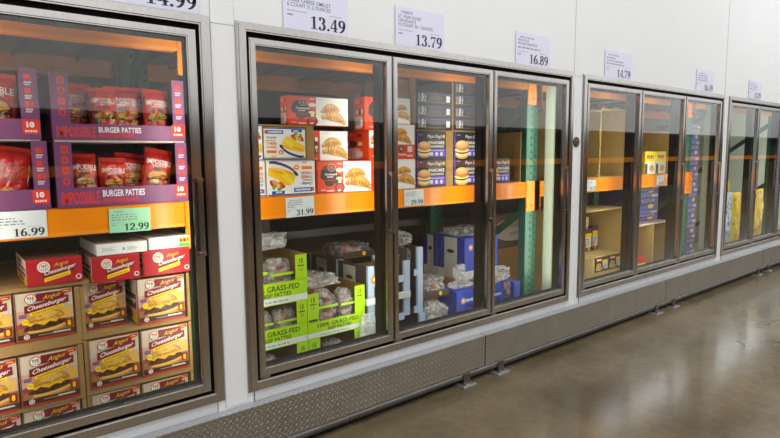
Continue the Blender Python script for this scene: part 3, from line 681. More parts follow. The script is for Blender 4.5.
for lvl, (z0, z1, word) in enumerate([(-0.306, -0.194, 'middle'), (0.453, 0.565, 'top')]):
    for nm, x0, x1 in BL:
        if lvl == 0 and x0 > 4.9: continue
        for y0, row in ((0.305, 'front'), (1.372, 'rear')):
            rt = empty('rack_beam', ((x0 + x1) / 2, y0, z0), f'orange {row} rack beam of the {word} shelf in the {nm}', 'rack beam', 'orange rack beams')
            mb = MB(); mb.box(x0, x1, y0, y0 + 0.05, z0, z1, OR, 0.004); mb.box(x0, x1, y0 - 0.0015, y0, z0 + 0.004, z0 + 0.016, (250, 158, 40)); build('beam', mb, 'paint', rt)
            for xa, xb in ((x0 - 0.075, x0), (x1, x1 + 0.16)):
                if row == 'rear': continue
                mb = MB(); mb.box(xa, xb, y0 - 0.004, y0 + 0.005, z0 - 0.1, z1 + 0.006, OR, 0.002); mb.cyl(((xa + xb) / 2 - 0.02, y0 - 0.006, z0 - 0.06), ((xa + xb) / 2 - 0.02, y0 - 0.0045, z0 - 0.06), 0.008, (60, 40, 20), 10); build('end_bracket', mb, 'paint', rt)
        mb = MB()
        mb.box(x0 + 0.026, x1 - 0.01, 0.356, 1.371, z1 - 0.012, z1 - 0.001, (120, 116, 110))
        for k in range(int((x1 - x0) / 0.3)): mb.box(x0 + 0.15 + k * 0.3, x0 + 0.17 + k * 0.3, 0.356, 1.371, z1 - 0.03, z1 - 0.012, (110, 106, 100))
        tag(build('shelf_deck', mb, 'greymetal'), f'grey {word} shelf deck across the rack in the {nm}', 'shelf deck', 'grey rack decks')

# ------------------------------------------------------------------ price signs
def sign(xl, z0, w, h, rows, price, label, col=(222, 220, 236), y=-0.0035, name='price_sign', group='price signs above the doors', tilt=0.0, cat='price sign', edge=True, dark=(44, 42, 46)):
    mb = MB()
    mb.box(xl, xl + w, y, y + 0.0018, z0, z0 + h, col, 0.0004)
    o = tag(build(name, mb, 'paper'), label, cat, group)
    a = Art(w, h); a.rect(0.002, 0.002, w - 0.004, h - 0.004, col)
    yy = h * 0.90
    for i, t in enumerate(rows):
        if not t:
            yy -= h * 0.105; continue
        th = h * (0.085 if i else 0.076)
        if t[0] == '~':
            a.lines(0.06 * w + (0.06 * w if i == 0 else 0), yy - th, float(t[1:]) * w, th * 0.6, 1, (150, 148, 158), i + 2); yy -= h * 0.105; continue
        a.text(t, 0.06 * w + (0.06 * w if i == 0 else 0), yy - th, th, (84, 82, 92), w=min(0.86 * w, len(t) * th * 0.72), bold=0.008); yy -= h * 0.105
    a.rect(0.05 * w, h * 0.40, 0.3 * w, h * 0.014, (150, 148, 158)); a.rect(0.06 * w, h * 0.30, 0.08 * w, h * 0.03, (130, 128, 138)); a.rect(0.7 * w, h * 0.415, 0.2 * w, h * 0.012, (150, 148, 158))
    a.price(price, 0.965 * w, h * 0.07, h * 0.29, dark)
    mb = MB(); a.put(mb, (xl, y, z0), FX, FZ); build('print', mb, 'print', o)
    if tilt: o.rotation_euler.y = tilt
    return o
sign(-0.53, 0.5455, 0.335, 0.19, ['~0.4', '~0.6', '~0.6'], '14.99', 'white price sign reading 14.99 above the burger bay door', y=-0.005)
sign(0.163, 0.545, 0.335, 0.19, ['', '~0.4', 'THREE CHEESE OMELET', '6 COUNT 31.2 OUNCES'], '13.49', 'white price sign reading 13.49 above the omelet cartons', y=-0.005)
sign(0.783, 0.545, 0.335, 0.19, ['1700075', 'ST. PAIN DORE', 'CROISSANTS', '10 COUNT 30.1 OUNCES'], '13.79', 'white price sign reading 13.79 above the pancake sandwich cartons', y=-0.005)
sign(1.72, 0.543, 0.335, 0.19, ['~0.4', 'PAPA DOGS', 'PANCAKE SANDWICH', '~0.75'], '16.89', 'white price sign reading 16.89 above the green rack upright', y=-0.005)
sign(2.715, 0.543, 0.37, 0.19, ['~0.4', '~0.4', '~0.8', '~0.75'], '14.79', 'white price sign reading 14.79 above the kraft trays', y=-0.005)
sign(4.21, 0.545, 0.36, 0.185, ['~0.4', '~0.75', '~0.7', '~0.7'], '16.49', 'white price sign above the right door of the kraft tray bay', y=-0.005)
sign(5.43, 0.552, 0.35, 0.18, ['~0.4', '~0.8', '~0.8', '~0.7'], '13.29', 'smallest farthest white price sign above the yellow bags', y=-0.005)
TG = 'price tags on the orange beam'
sign(-0.93, -0.297, 0.215, 0.102, ['734886', '~0.6', '~0.75', '~0.7'], '16.99', 'white shelf tag reading 16.99 on the orange beam', (230, 234, 232), 0.3005, 'shelf_tag', TG, cat='price tag', tilt=0.01)
sign(-0.496, -0.308, 0.163, 0.10, ['1135557', '~0.75', '~0.8', '~0.7'], '12.99', 'mint green shelf tag reading 12.99 on the orange beam', (160, 222, 178), 0.3005, 'shelf_tag', TG, cat='price tag', tilt=0.012)
sign(0.32, -0.304, 0.165, 0.10, ['~0.45', '~0.7', '~0.6', '~0.3'], '31.99', 'white shelf tag reading 31.99 under the omelet cartons', (226, 232, 226), 0.3005, 'shelf_tag', TG, cat='price tag', tilt=-0.025)
sign(1.10, -0.297, 0.155, 0.097, ['~0.45', '~0.75', '~0.6'], '29.99', 'white shelf tag reading 29.99 under the croissant cartons', (226, 232, 226), 0.3005, 'shelf_tag', TG, cat='price tag')
sign(3.03, -0.293, 0.13, 0.085, ['~0.5', '~0.8'], '14.79', 'white shelf tag on the beam under the kraft trays', (226, 232, 226), 0.3005, 'shelf_tag', TG, cat='price tag')
sign(4.20, -0.292, 0.14, 0.088, ['~0.5', '~0.8'], '16.49', 'white shelf tag on the beam under the yellow and white cartons', (226, 232, 226), 0.3005, 'shelf_tag', TG, cat='price tag')

# ------------------------------------------------------------------ cartons
def carton(name, x0, x1, z0, z1, y0, depth, col, label, cat, group, art=None, side=None, top=None, bev=0.002, mat='carton'):
    mb = MB(); mb.box(x0, x1, y0, y0 + depth, z0, z1, col, bev)
    o = tag(build(name, mb, mat), label, cat, group)
    if art:
        a = art(x1 - x0 - 2 * bev, z1 - z0 - 2 * bev); mb = MB(); a.put(mb, (x0 + bev, y0, z0 + bev), FX, FZ); build('printed_front', mb, 'print', o)
    if side:
        a = side(depth - 2 * bev, z1 - z0 - 2 * bev); mb = MB(); a.put(mb, (x0, y0 + depth - bev, z0 + bev), (0, -1, 0), FZ); build('printed_side', mb, 'print', o)
    if top:
        a = top(x1 - x0 - 2 * bev, depth - 2 * bev); mb = MB(); a.put(mb, (x0 + bev, y0 + bev, z1), FX, (0, 1, 0)); build('printed_top', mb, 'print', o)
    return o

KR = (158, 124, 76)
def tray(x0, x1, z0, z1, y0, depth, label, group='kraft cardboard trays', base=0.02, lip=0.0, wall=0.014, left=True, right=True, roof=False, col=KR, name='cardboard_tray', rightw=None):
    mb = MB(); mb.box(x0, x1, y0, y0 + depth, z0, z0 + base, col, 0.001)
    o = tag(build(name, mb, 'kraft'), label, 'cardboard tray', group)
    zb = z0 + base
    if left: mb = MB(); mb.box(x0, x0 + wall, y0, y0 + depth, zb, z1, col, 0.001); build('side_wall', mb, 'kraft', o)
    if right: mb = MB(); mb.box(x1 - (rightw or wall), x1, y0, y0 + depth, zb, z1, col, 0.001); build('side_wall', mb, 'kraft', o)
    mb = MB(); mb.box(x0 + wall, x1 - (rightw or wall), y0 + depth - 0.012, y0 + depth, zb, z1, col, 0.001); build('back_wall', mb, 'kraft', o)
    if lip: mb = MB(); mb.box(x0 + wall, x1 - wall, y0, y0 + 0.006, zb, zb + lip, col, 0.001); build('front_lip', mb, 'kraft', o)
    if roof: mb = MB(); mb.box(x0, x1, y0, y0 + depth, z1, z1 + 0.01, col, 0.001); build('top_flap', mb, 'kraft', o)
    return o

# --- burger bay, lower shelf
YP = 0.30
G_T = 'kraft trays of burger cartons'
tray(-1.07, -0.619, -0.745, -0.512, 0.306, 0.62, 'kraft tray with two burger cartons under the left red carton', G_T, base=0.046, rightw=0.02)
tray(-1.07, -0.622, -0.9735, -0.748, 0.306, 0.62, 'kraft tray with two burger cartons, middle row at the photo edge', G_T, base=0.0165, rightw=0.02)
tray(-1.07, -0.622, -1.19, -0.975, 0.306, 0.62, 'lowest kraft tray at the photo edge, cartons half hidden', G_T, base=0.02, lip=0.148)
tray(-0.618, -0.178, -0.735, -0.515, 0.306, 0.62, 'kraft tray holding the shaded and the shiny carton, right stack top', G_T, base=0.02)
tray(-0.618, -0.178, -0.972, -0.738, 0.306, 0.62, 'kraft tray with two burger cartons, middle of the right stack', G_T, base=0.024)
tray(-0.618, -0.178, -1.19, -0.975, 0.306, 0.62, 'lowest kraft tray of the right burger stack', G_T, base=0.02, lip=0.146)
mb = MB(); mb.box(-1.07, -0.58, 0.31, 0.95, -0.505, -0.49, KR, 0.001); tag(build('cardboard_sheet', mb, 'kraft'), 'flat kraft sheet under the left red carton', 'cardboard sheet')
mb = MB(); mb.box(-0.575, -0.17, 0.33, 0.95, -0.5135, -0.5085, KR, 0.001); tag(build('cardboard_sheet', mb, 'kraft'), 'flat kraft sheet under the two red cartons topped with white', 'cardboard sheet')
CB = [(-1.048, -0.848, -0.697, -0.508, 0.302, 'cut off at the photo edge, upper row of the left stack'),
      (-0.842, -0.645, -0.697, -0.508, 0.302, 'under the left red carton, left of a kraft tray wall'),
      (-0.603, -0.432, -0.713, -0.516, 0.37, 'set back in shade inside its tray, under the middle red carton'),
      (-0.405, -0.203, -0.713, -0.516, 0.302, 'with a shine streak, under the right red carton'),
      (-1.05, -0.848, -0.956, -0.752, 0.302, 'cut off at the photo edge, second row of the left stack'),
      (-0.843, -0.643, -0.956, -0.752, 0.302, 'largest in view, second row of the left stack'),
      (-0.603, -0.408, -0.946, -0.742, 0.302, 'second row of the right stack, left of its pair'),
      (-0.400, -0.198, -0.946, -0.742, 0.302, 'second row of the right stack, below the shiny carton'),
      (-1.05, -0.848, -1.168, -0.9765, 0.317, 'half hidden by the tray lip, corner of the photo'),
      (-0.843, -0.643, -1.168, -0.9765, 0.317, 'half hidden by the tray lip, bottom of the left stack'),
      (-0.603, -0.410, -1.168, -0.977, 0.317, 'half hidden by the tray lip, bottom row of right stack, left one'),
      (-0.402, -0.200, -1.168, -0.982, 0.317, 'half hidden by the tray lip, bottom row of right stack, right one')]
for i, (x0, x1, z0, z1, y, lb) in enumerate(CB):
    carton('burger_carton', x0, x1, z0, z1, y, 0.3, (128, 92, 64), 'burger picture carton ' + lb, 'carton', 'cheeseburger cartons', lambda W, h, i=i: art_cheese(W, h, seed=i), art_redend)
def art_dark_top(W, Hh):
    a = Art(W, Hh); a.rect(0, 0, W, Hh, (92, 62, 40))
    for i in range(7): a.rect(0.03 * W, (0.05 + 0.135 * i) * Hh, 0.94 * W, 0.05 * Hh, (128, 92, 56))
    return a
RB = [(-0.795, -0.604, -0.4875, -0.384, 'left, with nothing on top'), (-0.571, -0.386, -0.508, -0.3985, 'middle, under a white carton'), (-0.370, -0.173, -0.508, -0.396, 'right, under the white carton with green badge')]
for i, (x0, x1, z0, z1, lb) in enumerate(RB):
    carton('burger_carton', x0, x1, z0 if i == 0 else -0.5075, z1, 0.30, 0.29, (178, 20, 34), 'red burger carton lying on its side, ' + lb, 'carton', 'red cartons on the tray stack', art_redside, art_redend, art_dark_top)
carton('white_carton', -0.549, -0.353, -0.397, -0.351, 0.30, 0.32, (236, 238, 230), 'flat white carton on the middle red burger carton', 'carton', None, lambda W, h: art_whiteslab(W, h, False), top=lambda W, h: [a := Art(W, h), a.rect(0, 0, W, h, (214, 196, 190)), a.rect(0.4 * W, 0.2 * h, 0.4 * W, 0.3 * h, (116, 160, 70))][0])
carton('white_carton', -0.344, -0.168, -0.3945, -0.343, 0.30, 0.32, (236, 238, 230), 'flat white carton with green and yellow badge on the right red burger carton', 'carton', None, lambda W, h: art_whiteslab(W, h, True), top=lambda W, h: [a := Art(W, h), a.rect(0, 0, W, h, (206, 196, 184))][0])

# --- burger bay, upper shelf: purple display cases of red bags
PU = (126, 72, 112)
RED = (232, 62, 40)
def purple_case(x0, x1, z0, z1, zo, xl, xr, label, icons_l, icons_r, words):
    y0, d = 0.30, 0.40
    mb = MB(); c = PU
    mb.box(x0, x1, y0, y0 + d, z0, z0 + 0.006, c, 0.001)
    mb.box(x0, x0 + 0.006, y0, y0 + d, z0 + 0.006, z1, c, 0.001); mb.box(x1 - 0.006, x1, y0, y0 + d, z0 + 0.006, z1, c, 0.001)
    mb.box(x0 + 0.006, x1 - 0.006, y0 + d - 0.006, y0 + d, z0 + 0.006, z1 - 0.03, c, 0.001)
    o = tag(build('display_case', mb, 'carton'), label, 'display case', 'purple cases of burger bags')
    W, h = x1 - x0, z1 - z0
    a = Art(W, h)
    ob = zo - z0; L, R = xl - x0, xr - x0
    mb = MB(); mb.box(x0 + 0.006, x1 - 0.006, y0, y0 + 0.006, z0 + 0.006, zo, c, 0.001); mb.box(x0 + 0.006, xl, y0, y0 + 0.006, zo, z1, c); mb.box(xr, x1 - 0.006, y0, y0 + 0.006, zo, z1, c)
    if words:
        a.text('IMPOSSIBLE', 0.014, 0.011, ob * 0.66, RED, w=W * 0.27, bold=0.018)
        a.text('BURGER PATTIES', 0.014 + W * 0.29, ob * 0.48, ob * 0.36, (244, 236, 236), w=W * 0.32, bold=0.02)
        a.text('MEAT FROM PLANTS', 0.014 + W * 0.29, 0.012, ob * 0.24, RED, w=W * 0.27, bold=0.03)
    bx = W - 0.047
    a.rect(bx - 0.012, ob * 0.32, 0.056, 0.047, RED); a.rect(bx - 0.008, ob * 0.32 - 0.004, 0.048, 0.055, RED)
    a.text('10', bx + 0.001, ob * 0.32 + 0.020, 0.022, (252, 244, 240), w=0.026, bold=0.05); a.mark(7, bx - 0.004, ob * 0.32 + 0.003, 0.008, (252, 224, 214), w=0.038, bold=0.03)
    if icons_l:
        for i in range(4):
            yy = h - 0.045 - i * 0.04
            if i < 3: a.rect(L / 2 - 0.011 + 0.004, yy, 0.024, 0.028, RED); a.rect(L / 2 - 0.001, yy + 0.009, 0.012, 0.010, PU)
            else: a.ell(L / 2 + 0.005, yy + 0.012, 0.013, 0.016, RED); a.ell(L / 2 + 0.005, yy + 0.012, 0.007, 0.009, PU)
    if icons_r:
        rw = W - R
        for i in range(3):
            yy = h - 0.045 - i * 0.05
            a.mark(3 - i, R + rw * 0.26, yy, 0.02, RED, w=0.026, bold=0.06); a.rect(R + rw * 0.26, yy - 0.012, 0.024, 0.006, (220, 190, 206)); a.rect(R + rw * 0.26, yy - 0.02, 0.02, 0.005, (220, 190, 206))
    a.put(mb, (x0, y0, z0), FX, FZ)
    build('printed_front', mb, 'print', o)
    mb = MB(); mb.box(x0 + 0.012, x1 - 0.012, y0 + 0.008, y0 + 0.02, z0 + 0.0062, z0 + 0.0075, (224, 216, 206)); build('inner_liner', mb, 'carton', o)
    return o
CASES = [(-1.225, -0.711, 0.0705, 0.336, 0.147, -1.16, -0.771, 'upper purple burger case at the photo edge', False, True, False),
         (-1.21, -0.696, -0.1925, 0.0665, -0.116, -1.145, -0.748, 'lower purple burger case at the photo edge, on the beam', False, True, False),
         (-0.673, -0.166, 0.0705, 0.329, 0.134, -0.609, -0.217, 'upper purple burger case beside the door edge', True, True, True),
         (-0.673, -0.165, -0.1925, 0.0635, -0.117, -0.614, -0.214, 'lower purple burger case beside the door edge, above the mint green tag', True, True, True)]
for c in CASES: purple_case(*c)
mb = MB(); mb.box(-1.2, -0.715, 0.303, 0.69, 0.0668, 0.0703, (206, 198, 188), 0.0005); tag(build('cardboard_sheet', mb, 'kraft'), 'pale sheet between the two purple cases at the photo edge', 'cardboard sheet')
mb = MB(); mb.box(-0.668, -0.172, 0.303, 0.69, 0.0637, 0.0703, (206, 198, 188), 0.0005); tag(build('cardboard_sheet', mb, 'kraft'), 'pale sheet between the two purple cases beside the door edge', 'cardboard sheet')

def pillow_pts(W, Hh, T, n, m, seed, gather=0.0):
    r = random.Random(seed); ox = r.uniform(0, 50)
    def h(x, y):
        u, v = x / W * 2 - 1, y / Hh * 2 - 1
        b = max(0, 1 - abs(u) ** 3.2) * max(0, 1 - abs(v) ** 3.5)
        nz = noise.noise(Vector((u * 2.2 + ox, v * 2.6, 0.3))) * 0.3 + noise.noise(Vector((u * 5 + ox, v * 3, 1.3))) * 0.12
        return T * max(0.02, b ** 0.6 * (1 + nz))
    return h
def red_bag(x, z, y, W, Hh, rot, lean, label, seed, back=False):
    T = 0.03
    h = pillow_pts(W, Hh, T, 18, 18, seed)
    mb = MB(); n = 20
    for sgn in (1, -1):
        vs = [(W * (i / n - 0.5), -sgn * h(W * i / n, Hh * j / n), Hh * j / n) for j in range(n + 1) for i in range(n + 1)]
        fs = []
        for j in range(n):
            for i in range(n):
                q = (j * (n + 1) + i, j * (n + 1) + i + 1, (j + 1) * (n + 1) + i + 1, (j + 1) * (n + 1) + i)
                fs.append(q if sgn > 0 else q[::-1])
        mb.mesh(vs, fs, (206, 34, 28), True)
    zz = [0.0]
    for k in range(2): mb.mesh([(-W / 2, 0.001 * k, Hh - 0.001), (W / 2, 0.001 * k, Hh - 0.001), (W / 2, 0.004, Hh + 0.018), (-W / 2, 0.004, Hh + 0.018)], [(0, 1, 2, 3)], (214, 48, 36))
    o = build('burger_bag', mb, 'foil', None, (0, 0, 0))
    o.location = (x, y + 0.012, z + H + W / 2 * abs(math.sin(rot)) + 0.001); o.rotation_euler = (-lean, rot, 0)
    tag(o, label, 'bag', 'red burger bags in the purple cases')
    a = Art(W, Hh)
    if not back:
        a.ell(0.5 * W, 0.42 * Hh, 0.46 * W, 0.26 * Hh, (168, 60, 50), n=30); a.ell(0.5 * W, 0.41 * Hh, 0.41 * W, 0.235 * Hh, (70, 34, 30), n=30)
        burger(a, 0.5 * W, 0.43 * Hh, 0.74 * W, seed); a.ell(0.5 * W, 0.415 * Hh, 0.3 * W, 0.02 * Hh, (120, 150, 50), 0.1)
        a.text('IMPOSSIBLE', 0.06 * W, 0.71 * Hh, 0.12 * Hh, (246, 238, 234), w=0.88 * W, bold=0.02, slope=-0.03)
        a.text('BURGER PATTIES', 0.26 * W, 0.655 * Hh, 0.04 * Hh, (248, 216, 206), w=0.5 * W, bold=0.02)
        a.rect(0.02 * W, 0.9 * Hh, 0.96 * W, 0.05 * Hh, (170, 20, 24))
    else:
        a.rect(0.08 * W, 0.36 * Hh, 0.84 * W, 0.4 * Hh, (232, 222, 214)); a.lines(0.12 * W, 0.72 * Hh, 0.7 * W, 0.018 * Hh, 10, (130, 120, 118), seed)
        a.ell(0.4 * W, 0.18 * Hh, 0.2 * W, 0.12 * Hh, (226, 170, 60))
    mb = MB(); a.put(mb, (-W / 2, 0, 0), FX, FZ, 0.00005, lambda X, Y: h(max(0, min(W, X)), max(0, min(Hh, Y))) + 0.0008)
    p = build('print', mb, 'foil', o)
    return o
BAGS = [  # x, z, y, W, H, rot, lean, label, back
    (-0.57, 0.08, 0.46, 0.14, 0.215, 0.04, 0.14, 'red burger bag, left of the upper case beside the door edge', False),
    (-0.46, 0.08, 0.395, 0.11, 0.20, -0.03, 0.2, 'shaded red burger bag behind the front bags of the upper right case', False),
    (-0.36, 0.08, 0.47, 0.155, 0.215, 0.0, 0.14, 'red burger bag, middle front of the upper case beside the door edge', False),
    (-0.255, 0.08, 0.40, 0.11, 0.20, 0.06, 0.12, 'red burger bag partly behind the right post of the upper case', False),
    (-0.555, -0.183, 0.395, 0.10, 0.185, 0.02, 0.16, 'red burger bag, left of the lower case beside the door edge', False),
    (-0.447, -0.183, 0.395, 0.105, 0.165, 0.03, 0.1, 'orange shaded burger bag second in the lower right case', False),
    (-0.365, -0.183, 0.47, 0.13, 0.18, 0.12, 0.15, 'red burger bag leaning to the right, third in the lower right case', False),
    (-0.285, -0.183, 0.385, 0.12, 0.195, 0.2, 0.12, 'red burger bag at the right post of the lower right case', False),
    (-0.865, 0.08, 0.395, 0.18, 0.225, 0.06, 0.14, 'red burger bag in the upper case at the photo edge', False),
    (-1.06, 0.08, 0.47, 0.17, 0.22, 0.0, 0.14, 'red burger bag of the upper case outside the photo edge', False),
    (-0.905, -0.183, 0.465, 0.16, 0.18, -0.08, 0.16, 'red burger bag in the lower case cut by the photo edge', False),
    (-0.82, -0.183, 0.39, 0.125, 0.205, 0.16, 0.14, 'red bag showing its white back label in the lower edge case', True)]
for i, bgs in enumerate(BAGS):
    red_bag(*bgs[:8], i + 3, bgs[8])

# --- croissant bay, upper shelf
CR = 'croissant cartons'
ORC = (222, 72, 34)
tray(0.205, 0.497, -0.0165, 0.146, 0.312, 0.34, 'kraft tray around the upright omelet carton', base=0.006, wall=0.008, rightw=0.044, roof=True)
carton('omelet_carton', 0.2155, 0.451, -0.0100, 0.1425, 0.318, 0.3, (232, 232, 226), 'upright omelet carton in a kraft tray', 'carton', 'omelet cartons', art_omelet)
carton('omelet_carton', 0.222, 0.493, -0.193, -0.0185, 0.302, 0.3, (232, 232, 226), 'omelet carton standing upside down on the orange beam', 'carton', 'omelet cartons', lambda W, h: art_omelet(W, h, True))
carton('omelet_carton', 0.006, 0.203, -0.0145, 0.154, 0.302, 0.3, (232, 232, 226), 'omelet carton at the door edge, upper of two', 'carton', 'omelet cartons', lambda W, h: art_omelet(W, h))
carton('omelet_carton', 0.006, 0.212, -0.193, -0.0165, 0.302, 0.3, (232, 232, 226), 'omelet carton at the door edge, on the beam', 'carton', 'omelet cartons', lambda W, h: art_omelet(W, h, True))
carton('croissant_carton', 0.5065, 0.859, -0.193, -0.0255, 0.302, 0.3, ORC, 'croissant carton on the beam right of the upside down omelet carton', 'carton', CR, lambda W, h: art_croissant(W, h, 0.46), art_cro_side)
carton('croissant_carton', 0.4995, 0.722, -0.0245, 0.133, 0.33, 0.3, ORC, 'shaded croissant carton beside the kraft omelet tray', 'carton', CR, lambda W, h: art_croissant(W, h, 0.2), art_cro_side)
carton('croissant_carton', 0.353, 0.719, 0.1575, 0.303, 0.318, 0.075, ORC, 'croissant carton on top of the omelet tray', 'carton', CR, lambda W, h: art_croissant(W, h, 0.45), art_cro_side)
carton('croissant_carton', 0.845, 1.025, -0.0245, 0.142, 0.302, 0.3, ORC, 'croissant carton showing its orange side, middle row by the door post', 'carton', CR, art_cro_up, art_cro_side)
carton('croissant_carton', 0.82, 1.025, 0.143, 0.323, 0.302, 0.10, ORC, 'croissant carton showing its orange side, top row by the door post', 'carton', CR, lambda W, h: art_croissant(W, h, 0.9), art_cro_side)
carton('croissant_carton', 0.861, 1.025, -0.193, -0.0255, 0.302, 0.3, ORC, 'croissant carton mostly behind the door post, on the beam', 'carton', CR, lambda W, h: art_croissant(W, h, 0.7))
carton('croissant_carton', 1.03, 1.187, -0.193, -0.0205, 0.302, 0.3, (236, 236, 228), 'white croissant carton on the beam in the second door', 'carton', CR, lambda W, h: art_croissant(W, h, 0.0))
carton('croissant_carton', 1.03, 1.184, -0.0195, 0.1795, 0.302, 0.3, ORC, 'croissant carton with an orange lower band in the second door', 'carton', CR, art_cro_up)
carton('croissant_carton', 1.03, 1.150, 0.1805, 0.327, 0.302, 0.3, (236, 236, 228), 'white croissant carton at the top of the second door stack', 'carton', CR, lambda W, h: art_croissant(W, h, 0.0))
carton('white_carton', 1.09, 1.188, -0.193, 0.39, 0.70, 0.2, (226, 228, 222), 'white carton behind the top croissant carton in the second door', 'carton', None)
carton('kraft_carton', 1.03, 1.19, 0.328, 0.445, 0.36, 0.25, KR, 'kraft carton lying on the top croissant carton in the second door', 'carton', None, mat='kraft')
# pancake sandwich stacks
PK = 'pancake sandwich cartons'
BK = (44, 40, 42)
tray(1.191, 1.508, 0.145, 0.45, 0.306, 0.36, 'kraft tray of dark cartons, open at its top, left pancake stack', base=0.008, wall=0.006, rightw=0.010)
tray(1.191, 1.508, -0.1935, 0.1445, 0.306, 0.36, 'kraft tray of two pancake sandwich cartons, left stack', base=0.003, wall=0.005, rightw=0.062)
tray(1.5095, 1.83, 0.147, 0.46, 0.306, 0.36, 'kraft tray of dark cartons, right pancake stack top', base=0.008, wall=0.0035)
tray(1.5095, 1.83, -0.1935, 0.1465, 0.306, 0.36, 'kraft tray of two pancake sandwich cartons, right stack', base=0.003, wall=0.0035)
nm = ['lowest', 'second', 'third', 'topmost']
for i in range(3):
    z = 0.1535 + i * 0.0755
    carton('pancake_carton', 1.198, 1.497, z, z + 0.0745, 0.302, 0.3, BK, f'dark carton lying flat, {nm[i] if i < 2 else "topmost"} of three in the left pancake stack', 'carton', PK, art_pancake_end)
for i in range(4):
    z = 0.1555 + i * 0.0745
    carton('pancake_carton', 1.5145, 1.826, z, z + 0.0735, 0.302, 0.3, BK, f'dark carton lying flat, {nm[i]} of four in the right pancake stack', 'carton', PK, art_pancake_end)
for i, (z0, z1, w) in enumerate([(-0.1900, -0.0195, 'lower'), (-0.0185, 0.1435, 'upper')]):
    carton('pancake_carton', 1.1985, 1.443, z0, z1, 0.302, 0.3, BK, f'upright pancake sandwich carton, {w} of the left pair', 'carton', PK, art_pancake)
    carton('pancake_carton', 1.5145, 1.80, z0 + 0.0005, z1 + 0.002, 0.302, 0.3, BK, f'upright pancake sandwich carton, {w} of the right pair', 'carton', PK, art_pancake)
tray(1.84, 2.19, -0.1935, 0.158, 0.306, 0.42, 'kraft tray with one carton left in it, beside the green upright', base=0.005, wall=0.008)
carton('pancake_carton', 1.85, 2.072, -0.188, -0.0215, 0.308, 0.3, BK, 'single pancake sandwich carton left in the tray beside the green upright', 'carton', PK, art_pancake)

# --- croissant bay, lower shelf: lime green cases of wrapped patties
def lime_case(x0, x1, z0, z1, zo, posts, label, words=True, depth=0.42):
    y0 = 0.30
    mb = MB()
    mb.box(x0, x1, y0, y0 + depth, z0, z0 + 0.004, KR); mb.box(x0, x0 + 0.005, y0, y0 + depth, z0 + 0.004, z1, KR); mb.box(x1 - 0.005, x1, y0, y0 + depth, z0 + 0.004, z1, KR); mb.box(x0 + 0.005, x1 - 0.005, y0 + depth - 0.005, y0 + depth, z0 + 0.004, z1, KR)
    o = tag(build('patty_case', mb, 'kraft'), label, 'display case', 'lime green patty cases')
    W, h = x1 - x0, z1 - z0; ob = zo - z0
    mb = MB(); mb.box(x0, x1, y0 - 0.004, y0, z0, zo, LIME)
    for i in range(24):
        xx = x0 + W * (i + 0.5) / 24; mb.poly([(xx - W / 56, y0 - 0.004, zo), (xx + W / 56, y0 - 0.004, zo), (xx, y0 - 0.004, zo + 0.006)], LIME)
    mb.box(x0, x0 + posts, y0 - 0.004, y0, zo, z1, LIME); mb.box(x1 - posts, x1, y0 - 0.004, y0, zo, z1, LIME)
    a = Art(W, h)
    a.rect(0, 0.004, W, ob * 0.30, (226, 234, 222)); a.lines(0.2 * W, ob * 0.12, 0.66 * W, ob * 0.07, 1, (150, 160, 150), 4)
    a.text('100% GRASS-FED', 0.16 * W, ob * 0.62, ob * 0.26, DK, w=0.72 * W, bold=0.02); a.text('BEEF PATTIES', 0.33 * W, ob * 0.36, ob * 0.20, DK, w=0.42 * W, bold=0.02)
    for xp in (posts * 0.5, W - posts * 0.5):
        a.text('15', xp - 0.012, h - 0.045, 0.024, DK, w=0.024, bold=0.02); a.mark(7, xp - 0.018, h - 0.062, 0.009, DK, w=0.036); a.text('1/3', xp - 0.010, h - 0.085, 0.014, DK, w=0.02)
    a.rect(0.006, ob + 0.006, posts - 0.014, 0.012, (70, 74, 70))
    a.put(mb, (x0, y0 - 0.004, z0), FX, FZ); build('printed_front', mb, 'print', o)
    return o
lime_case(0.05, 0.427, -0.7385, -0.498, -0.628, 0.066, 'upper lime green patty case in front at the door edge')
lime_case(0.046, 0.4225, -0.9605, -0.7395, -0.86, 0.060, 'lower lime green patty case at the door edge')
lime_case(0.426, 0.797, -0.9585, -0.716, -0.872, 0.068, 'lime green patty case in the door middle with both posts in view')
lime_case(0.046, 0.4225, -1.19, -0.9625, -1.10, 0.064, 'lowest lime green patty case at the door edge, mostly hidden')
lime_case(0.426, 0.797, -1.19, -0.9605, -1.10, 0.072, 'lowest lime green patty case in the door middle, mostly hidden')

